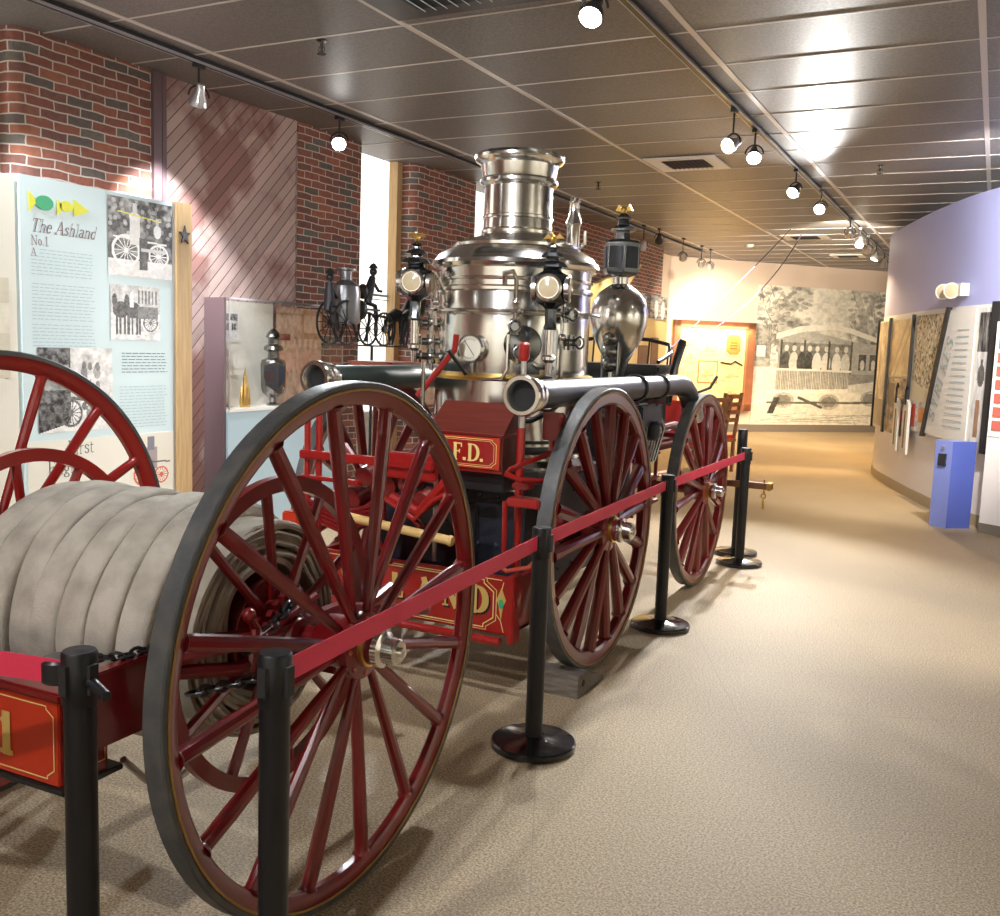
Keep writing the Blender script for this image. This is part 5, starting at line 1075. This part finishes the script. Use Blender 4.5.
b = MB(); e = AC + V((0, 0, 2.53)); b.ball(e, .02, 10, 1.3); b.prism([(0, 0), (-.035, .035), (-.055, 0), (-.025, -.005)], e, (1, 0, 0), (0, 0, 1), (0, .008, 0)); b.prism([(0, 0), (.035, .035), (.055, 0), (.025, -.005)], e, (1, 0, 0), (0, 0, 1), (0, .008, 0)); b.build('eagle_finial', 'brass', hl)
b = MB()
for dx in (-.05, .05): b.cyl(AC + V((dx, -.12, 1.2)), AC + V((dx, -.12, 1.98)), .01, n=8)
for z in (1.58, 1.66, 1.74): b.ball(AC + V((0, -.13, z)), .05, 12)
b.lathe([(.06, -.25), (.075, -.2), (.05, -.1), (.06, 0)], AC + V((0, -.12, 1.5)), (0, 0, 1), 16); b.build('pump_valves', 'dark_nickel', eng)
b = MB(); b.lathe([(.16, .62), (.18, .66), (.18, 1.0), (.13, 1.06), (.12, 1.35), (.15, 1.38), (.08, 1.42)], AC + V((-.2, 0, 0)), (0, 0, 1), 24); b.lathe([(.1, .7), (.12, .75), (.12, 1.25), (.05, 1.42)], AC, (0, 0, 1), 20); b.build('pump_cylinder', 'navy_iron', eng)
# firebox and ash pan
b = MB(); b.bbox((-2.86, 4.12, .42), (-1.96, 5.26, 1.0), .02)
for i in range(9):
    for z in (.5, .68, .92): b.lathe([(.016, 0), (.013, .008), (.001, .012)], (-2.8 + i * .1, 4.12, z), (0, -1, 0), 8)
for i in range(6):
    for z in (.5, .9): b.lathe([(.014, 0), (.001, .01)], (-1.96, 4.2 + i * .18, z), (1, 0, 0), 8)
b.build('firebox', 'navy_iron', eng)
b = MB(); b.bbox((-2.6, 4.1, .55), (-2.2, 4.125, .88), .01); b.ring((-2.4, 4.1, .72), (0, 1, 0), .06, .008, 20, 6); b.build('fire_door', 'black_metal', eng)
b = MB(); b.lathe([(.44, .985), (.45, .99), (.45, 1.02), (.44, 1.03), (.41, 1.07), (.42, 1.075)], E0, (0, 0, 1), 60); b.build('boiler_foot', 'nickel', eng)
b = MB(); b.bbox((-2.87, 4.05, .965), (-1.96, 4.12, .985), .004); b.build('nickel_strip', 'nickel', eng)
# locker with B.F.D.
lk = MB(); lk.bbox((-2.36, 3.9, 1.075), (-1.975, 4.09, 1.235), .006); lk = lk.build('locker', 'mahogany', eng)
b = MB(); b.prism([(3.895, 1.236), (4.1, 1.236), (4.1, 1.375), (4.05, 1.38), (3.915, 1.262)], (-2.37, 0, 0), (0, 1, 0), (0, 0, 1), (.4, 0, 0)); b.build('lid', 'mahogany', lk)
b = MB(); b.box((-2.37, 3.887, 1.236), (-1.965, 4.095, 1.246)); b.box((-2.37, 3.887, 1.066), (-1.965, 4.095, 1.078)); b.build('moulding', 'dark_crimson', lk)
b = MB(); b.box((-2.355, 3.894, 1.082), (-1.985, 3.899, 1.23)); b.build('locker_front', 'orange_red', lk)
b = MB(); b.box((-2.33, 3.8925, 1.1), (-2.01, 3.8945, 1.212)); b.build('letter_field', 'red_paint', lk)
b = MB(); border(b, -2.345, -2.0, 1.092, 1.22, 3.892, .022, .003); border(b, -2.333, -2.012, 1.1, 1.212, 3.892, .018, .002); b.build('gold_lines', 'pale_gold', lk)
b = MB(); text(b, 'B.F.D.', (-2.31, 3.8915, 1.118), (1, 0, 0), (0, 0, 1), (0, -1, 0), .075, .2, .08, 0, .06, .002)
b.v = [(-2.31 + (q[0] + 2.31) * 1.06, q[1], q[2]) for q in b.v]; b.build('lettering', 'pale_gold', lk)
b = MB(); b.bbox((-2.34, 3.95, .97), (-1.99, 4.09, 1.07), .004); b.build('locker_support', 'black_metal', lk)
# ash bunker with ASHLAND
bk = MB(); bk.bbox((-2.98, 3.8, .345), (-1.86, 3.83, .615), .005); bk.box((-2.98, 3.83, .345), (-2.95, 4.15, .6)); bk.box((-1.89, 3.83, .345), (-1.86, 4.15, .6)); bk.box((-2.98, 3.83, .345), (-1.86, 4.15, .36)); bk = bk.build('ash_bunker', 'red_paint', eng, 20)
b = MB(); border(b, -2.72, -1.94, .37, .59, 3.799, .05, .005); border(b, -2.735, -1.925, .36, .6, 3.799, .05, .003); b.stroke([(-2.92, .6), (-1.9, .6)], .004, (0, 3.799, 0), (1, 0, 0), (0, 0, 1), (0, -1, 0), .001)
b.stroke([(-1.89, .59), (-1.905, .53), (-1.925, .5), (-1.925, .44), (-1.9, .41), (-1.885, .36)], .004, (0, 3.799, 0), (1, 0, 0), (0, 0, 1), (0, -1, 0), .001)
b.build('gold_lines', 'pale_gold', bk)
for nm, mm, dx, dd in (('letter_shadow', 'black_gap', .008, .0015), ('lettering', 'gold', 0, .003)):
    b = MB()
    for i, ch in enumerate('ASHLAND'):
        adv, _ = G(ch); h = .105 if 0 < i < 6 else .115; xc = -2.015 + (i - 6) * .147; x0_ = xc - adv * h * 1.0 / 2
        text(b, ch, (x0_ + dx, 3.8, .496 - h / 2 - dx), (1, 0, 0), (0, 0, 1), (0, -1, 0), h, .3, .09, 0, 0, dd)
    b.build(nm, mm, bk)
b = MB(); b.prism([(0, .075), (.012, .045), (.024, .02), (.012, -.01), (0, -.075), (-.012, -.01), (-.024, .02), (-.012, .045)], (-1.9, 3.7985, .49), (1, 0, 0), (0, 0, 1), (0, -.002, 0)); b.build('gold_ornament', 'gold', bk)
b = MB(); b.prism(arc((0, .0), .013, 0, 360, 12, .022), (-1.9, 3.796, .49), (1, 0, 0), (0, 0, 1), (0, -.001, 0)); b.build('green_jewel', 'green_ink', bk)
b = MB(); b.cyl((-2.9, 3.76, .325), (-1.88, 3.76, .325), .02); b.bbox((-1.865, 3.79, .31), (-1.835, 3.87, .63), .005); b.bbox((-3.0, 3.79, .31), (-2.97, 3.87, .63), .005); b.build('bunker_rail', 'red_paint', bk)
# rear railings, rods and levers
def rod(name, pts, r, m_, par=eng): q = MB(); q.tube(pts, r, 10); return q.build(name, m_, par)
q = MB(); q.cyl((-1.915, 3.97, .62), (-1.915, 3.97, 1.28), .02, n=12); rd = q.build('brake_rod', 'red_paint', eng)
q = MB(); q.cyl((-1.915, 3.97, 1.28), (-1.915, 3.97, 1.6), .017, .012, 12); q.build('steel_rod', 'steel', rd)
q = MB(); q.lathe([(.016, 1.585), (.026, 1.6), (.026, 1.66), (.014, 1.67)], (-1.915, 3.97, 0), (0, 0, 1), 12); q.build('red_grip', 'red_paint', rd)
rod('guard_rail', [(-1.78, 4.35, 1.2), (-1.82, 4.1, 1.16), (-1.9, 3.84, 1.1), (-1.9, 3.8, 1.085), (-1.84, 3.82, 1.06), (-1.76, 4.0, 1.04), (-1.78, 4.3, 1.05)], .013, 'red_paint')
rod('guard_post', [(-1.82, 4.12, 1.32), (-1.82, 4.12, .9)], .02, 'red_paint'); q = MB(); q.bbox((-1.86, 4.08, 1.22), (-1.77, 4.14, 1.35), .005); q.build('post_head', 'red_paint', eng)
for a_, b_ in (((-1.92, 3.85, .93), (-1.76, 3.95, .97)), ((-1.9, 3.86, 1.01), (-1.82, 3.94, 1.04))): q = MB(); q.bbox(a_, b_, .006); q.build('rod_bracket', 'red_paint', eng)
rod('side_stay', [(-1.77, 4.0, 1.04), (-1.77, 4.02, .8), (-1.82, 3.95, .62)], .012, 'red_paint'); rod('side_stay', [(-1.93, 3.86, .95), (-1.93, 3.87, .62)], .012, 'red_paint')
rod('curved_stay', [(-1.95, 3.84, .66), (-1.88, 3.8, .645), (-1.8, 3.86, .66), (-1.76, 3.95, .72)], .011, 'hub_red')
rod('starting_lever', [(-2.6, 4.16, 1.38), (-2.46, 4.28, 1.62), (-2.45, 4.28, 1.7)], .016, 'red_paint')
rod('lever_rod', [(-2.45, 4.2, 1.62), (-2.4, 4.3, 1.5)], .01, 'black_metal')
rod('vertical_rod', [(-2.5, 4.05, 1.56), (-2.5, 4.05, 1.1)], .011, 'nickel'); 
rod('vertical_rod', [(-2.35, 3.95, 1.0), (-2.35, 3.95, .6)], .011, 'steel')
q = MB(); q.cyl((-2.62, 3.62, .835), (-2.08, 3.62, .79), .021, n=14); q.lathe([(.024, 0), (.026, .01), (.02, .02)], (-2.08, 3.62, .79), (1, 0, -.08), 12); q.build('wooden_handle', 'pale_wood', eng); rod('handle_stay', [(-2.5, 3.62, .8), (-2.5, 3.8, .6)], .012, 'red_paint')
# left rear cluster seen through the big wheel
for X_ in (-2.93, -2.86): rod('rear_upright', [(X_, 3.7, .5), (X_, 3.7, 1.3)], .016, 'red_paint')
q = MB(); q.bbox((-2.95, 3.66, 1.08), (-2.2, 3.7, 1.12), .005); q.bbox((-2.95, 3.66, .98), (-2.6, 3.7, 1.0), .004); q.bbox((-2.5, 3.68, 1.03), (-2.2, 3.72, 1.15), .006); q.build('rear_rail', 'red_paint', eng)
q = MB(); q.tube([(-2.45, 3.72, .93), (-2.3, 3.72, .88), (-2.22, 3.72, .96), (-2.15, 3.72, 1.04), (-2.1, 3.72, 1.05)], .03, 10); q.tube([(-2.48, 3.7, .93), (-2.3, 3.68, .85), (-2.2, 3.68, .95), (-2.1, 3.68, 1.0)], .012, 8); q.build('scroll_spring', 'red_paint', eng)
q = MB()
for k in range(5): q.tube([(-2.95 + .0 * k, 3.7, .8 + .02 * k), (-2.75, 3.72, .74 + .02 * k), (-2.5, 3.74, .82 + .02 * k)], .012, 6)
q.build('leaf_spring', 'crimson', eng)
q = MB(); q.bbox((-3.02, 3.62, .68), (-2.92, 3.78, .82), .008); q.build('tool_box', 'orange_red', eng)
q = MB()
for x_, z_, r_ in ((-2.62, 1.02, .05), (-2.5, .99, .06), (-2.38, 1.0, .045), (-2.7, .9, .06), (-2.3, .93, .05)): q.lathe([(.01, -.06), (r_, -.05), (r_, .05), (.01, .06)], (x_, 3.78, z_), (0, 1, .2), 14)
q.tube([(-2.75, 3.75, 1.15), (-2.6, 3.75, 1.0), (-2.35, 3.75, 1.06)], .02, 8); q.tube([(-2.7, 3.75, .8), (-2.5, 3.78, .95), (-2.3, 3.75, .8)], .018, 8); q.build('rear_fittings', 'dark_crimson', eng)
# tool tray with flared sides beside the far suction hose
q = MB(); q.add([(-3.3, 4.7, 1.46), (-3.14, 4.7, 1.46), (-3.14, 5.0, 1.46), (-3.3, 5.0, 1.46), (-3.38, 4.62, 1.535), (-3.06, 4.62, 1.535), (-3.06, 5.08, 1.535), (-3.38, 5.08, 1.535)], [(0, 1, 2, 3), (0, 1, 5, 4), (1, 2, 6, 5), (2, 3, 7, 6), (3, 0, 4, 7), (4, 5, 6, 7)]); q.cyl((-3.2, 4.85, 1.2), (-3.2, 4.85, 1.46), .02); q.tube([(-3.2, 4.85, 1.22), (-3.0, 4.9, 1.2), (-2.8, 4.95, 1.2)], .018, 8); q.build('flared_tray', 'red_paint', eng)
# suction hoses
def suction(pts, r, m_, ringc):
    q = MB(); q.tube(pts, r, 20); s_ = q.build('suction_hose', m_, eng); a = V(pts[0]); d = (V(pts[0]) - V(pts[1])).normalized()
    q = MB(); q.band([(r - .004, -.1), (r + .01, -.095), (r + .01, -.075), (r + .004, -.07), (r + .004, -.05), (r + .014, -.045), (r + .016, -.02), (r + .022, -.018), (r + .024, .02), (r + .018, .03), (r + .002, .03), (r - .008, .01), (r - .014, -.02)], a + d * .03, d, 36); q.build('coupling', 'nickel', s_)
    q = MB(); q.lathe([(r - .012, .012), (.001, .013)], a, d, 24); q.build('hose_mouth', 'black_gap', s_)
    q = MB()
    for f in (.5, .66):
        q = MB(); i = int(f * (len(pts) - 1)); p_ = V(pts[i]); dd = (V(pts[i + 1]) - p_).normalized(); q.ring(p_, dd, r + .004, .009, 28, 8); q.build('strap', 'black_metal', s_)
    return s_
RS = [(-1.828 - .0045 * k, 3.83 + .22 * k, 1.438 - .0006 * k) for k in range(11)] + [(-1.87, 6.2, 1.435), (-1.865, 6.36, 1.42), (-1.86, 6.46, 1.37), (-1.855, 6.52, 1.3), (-1.85, 6.55, 1.23)]
s_ = suction(RS, .068, 'black_rubber', None)
q = MB(); q.lathe([(.066, -.12), (.078, -.115), (.078, -.08), (.074, -.07), (.08, 0), (.07, .02), (.06, .02)], (-1.85, 6.56, 1.2), (0, .3, -1), 24); q.build('end_coupling', 'steel', s_)
suction([(-2.96, 3.84 + .25 * k, 1.458) for k in range(11)], .066, 'green_rubber', None)
for y in (4.15, 5.4):
    q = MB(); q.tube([(-1.875, y, 1.34), (-1.96, y + .02, 1.3), (-2.1, y + .1, 1.28)], .014, 8); q.ring((-1.875, y, 1.43), (0, 1, 0), .078, .008, 24, 6); q.build('hose_hanger', 'black_metal', eng)
# main frame
for X_ in (-2.05, -2.77):
    q = MB(); q.tube([(X_, 5.2, .92), (X_, 5.6, .92), (X_, 5.85, .98), (X_, 6.1, 1.1), (X_, 6.8, 1.12), (X_, 7.2, 1.08)], .03, 10); q.build('frame_rail', 'crimson', eng)
    q = MB()
    for k in range(4): q.tube([(X_ + .2 * (1 if X_ > -2.4 else -1), 4.0 + .1 * k, .62 + .025 * k), (X_ + .2 * (1 if X_ > -2.4 else -1), 4.5, .7 + .01 * k), (X_ + .2 * (1 if X_ > -2.4 else -1), 5.0 - .1 * k, .62 + .025 * k)], .016, 6)
    q.build('side_spring', 'crimson', eng)
q = MB(); q.bbox((-2.8, 5.9, .98), (-1.98, 7.1, 1.02), .006); q.build('deck', 'mahogany', eng)
for k, (y, z) in enumerate(((5.62, .62), (5.85, .62), (6.05, .7))): rod('side_upright', [(-1.93, y, z), (-1.93, y, 1.34)], .012, 'crimson')
for z in (.66, .82, .98, 1.16, 1.3): rod('side_step', [(-1.93, 5.58, z), (-1.93, 6.1, z + .01)], .014, 'crimson')
q = MB(); q.lathe([(.24, 1.1), (.26, 1.11), (.26, 1.14), (.24, 1.15)], (-2.41, 6.62, 0), (0, 0, 1), 32); q.lathe([(.08, .7), (.08, 1.1)], (-2.41, 6.62, 0), (0, 0, 1), 16); q.build('fifth_wheel', 'dark_crimson', eng)
q = MB(); q.bbox((-1.99, 5.55, 1.18), (-1.87, 5.95, 1.32), .01); q.lathe([(.03, 0), (.05, .02), (.05, .1), (.03, .12)], (-1.87, 5.75, 1.1), (0, 0, 1), 14); q.build('side_valve_box', 'navy_iron', eng)
q = MB(); 
for k in range(7): q.tube([(-1.9 + .02 * math.sin(k * 2.), 5.6 + .06 * k, 1.32), (-1.88, 5.6 + .07 * k, 1.15), (-1.9, 5.62 + .05 * k, .95)], .008, 6)
q.build('drain_pipes', 'dark_nickel', eng)
# driver's seat
ST_ = thing  # (alias kept local)
q = MB(); q.bbox((-2.86, 6.12, 1.5), (-1.97, 6.55, 1.56), .015); q.bbox((-2.8, 6.15, 1.12), (-2.02, 6.5, 1.5), .01); seat = q.build('driver_seat', 'black_rubber', eng)
q = MB(); A_ = [(-1.98, 6.14, 1.58), (-1.975, 6.4, 1.64), (-2.05, 6.58, 1.7), (-2.2, 6.6, 1.73), (-2.41, 6.6, 1.74), (-2.62, 6.6, 1.73), (-2.78, 6.58, 1.7), (-2.85, 6.4, 1.64), (-2.85, 6.14, 1.58)]
q.tube(A_, .014, 8); q.build('seat_rail', 'black_metal', seat)
for p0 in A_[1:-1]:
    q = MB(); q.cyl((p0[0], p0[1] - .02, 1.56), p0, .007, n=8); q.build('spindle', 'black_metal', seat)
q = MB(); q.tube([(-1.93, 6.25, 1.3), (-1.93, 6.35, 1.55), (-1.93, 6.5, 1.72)], [.02, .028, .03], 10); q.build('brake_handle', 'black_metal', eng)
q = MB(); q.bbox((-2.8, 6.95, 1.02), (-2.0, 7.25, 1.05), .006); q.prism([(7.2, 1.04), (7.42, 1.24), (7.43, 1.27), (7.2, 1.07)], (-2.8, 0, 0), (0, 1, 0), (0, 0, 1), (.8, 0, 0)); q.build('footboard', 'red_paint', eng)
rod('step_hook', [(-1.9, 6.75, 1.2), (-1.9, 6.78, 1.36), (-1.84, 6.95, 1.4), (-1.82, 7.05, 1.48)], .011, 'black_metal')
# evener bar and pole with ring
q = MB(); q.bbox((-2.6, 7.69, .59), (-1.5, 7.76, .64), .01); ev = q.build('evener_bar', 'brown_wood', eng)
q = MB(); q.bbox((-1.535, 7.68, .585), (-1.5, 7.77, .645), .004); q.cyl((-1.56, 7.72, .55), (-1.56, 7.72, .67), .008, n=8); q.ring((-1.56, 7.72, .535), (0, 1, 0), .018, .006, 16, 6); q.cyl((-1.56, 7.72, .51), (-1.56, 7.72, .43), .01, n=8); q.build('bar_hook', 'brass', ev)
q = MB(); q.cyl((-2.41, 6.8, .66), (-2.41, 7.9, .62), .035); q.tube([(-2.2, 6.7, .7), (-2.35, 7.5, .64)], .02, 8); q.tube([(-2.62, 6.7, .7), (-2.47, 7.5, .64)], .02, 8); q.build('draught_pole', 'crimson', eng)

# wheel chock
q = MB(); q.prism([(4.1, 0), (4.44, 0), (4.44, .02)] + [(y_, .745 - math.sqrt(.722 ** 2 - (4.56 - y_) ** 2)) for y_ in (4.4, 4.34, 4.28, 4.24)] + [(4.22, .11), (4.1, .11)], (-1.87, 0, 0), (0, 1, 0), (0, 0, 1), (.24, 0, 0)); ck = q.build('wheel_chock', 'old_timber', loc=(-1.71, 4.3, 0)); tag(ck, 'weathered timber chock block under the big engine wheel', 'chock')
q = MB(); q.lathe([(.018, 0), (.018, .006), (.001, .01)], (-1.63, 4.17, .06), (1, 0, 0), 12); q.build('bolt', 'black_metal', ck)

# reins from the driver's seat to the ceiling
for i, (a, c, sg, lab) in enumerate((((-1.99, 6.45, 1.68), (-2.97, 15.4, CEIL - .01), .02, 'taut pale cord running from the driver seat up to the ceiling'), ((-1.97, 6.5, 1.66), (-2.85, 15.75, CEIL - .01), .22, 'slack cord sagging beneath the taut one from seat to ceiling'))):
    a, c = V(a), V(c); q = MB(); q.tube([a.lerp(c, k / 30) - V((0, 0, sg * 4 * (k / 30) * (1 - k / 30))) for k in range(31)], .006, 6); tag(q.build('cord', 'cord_grey', loc=tuple(a)), lab, 'cord', 'cords to the ceiling')
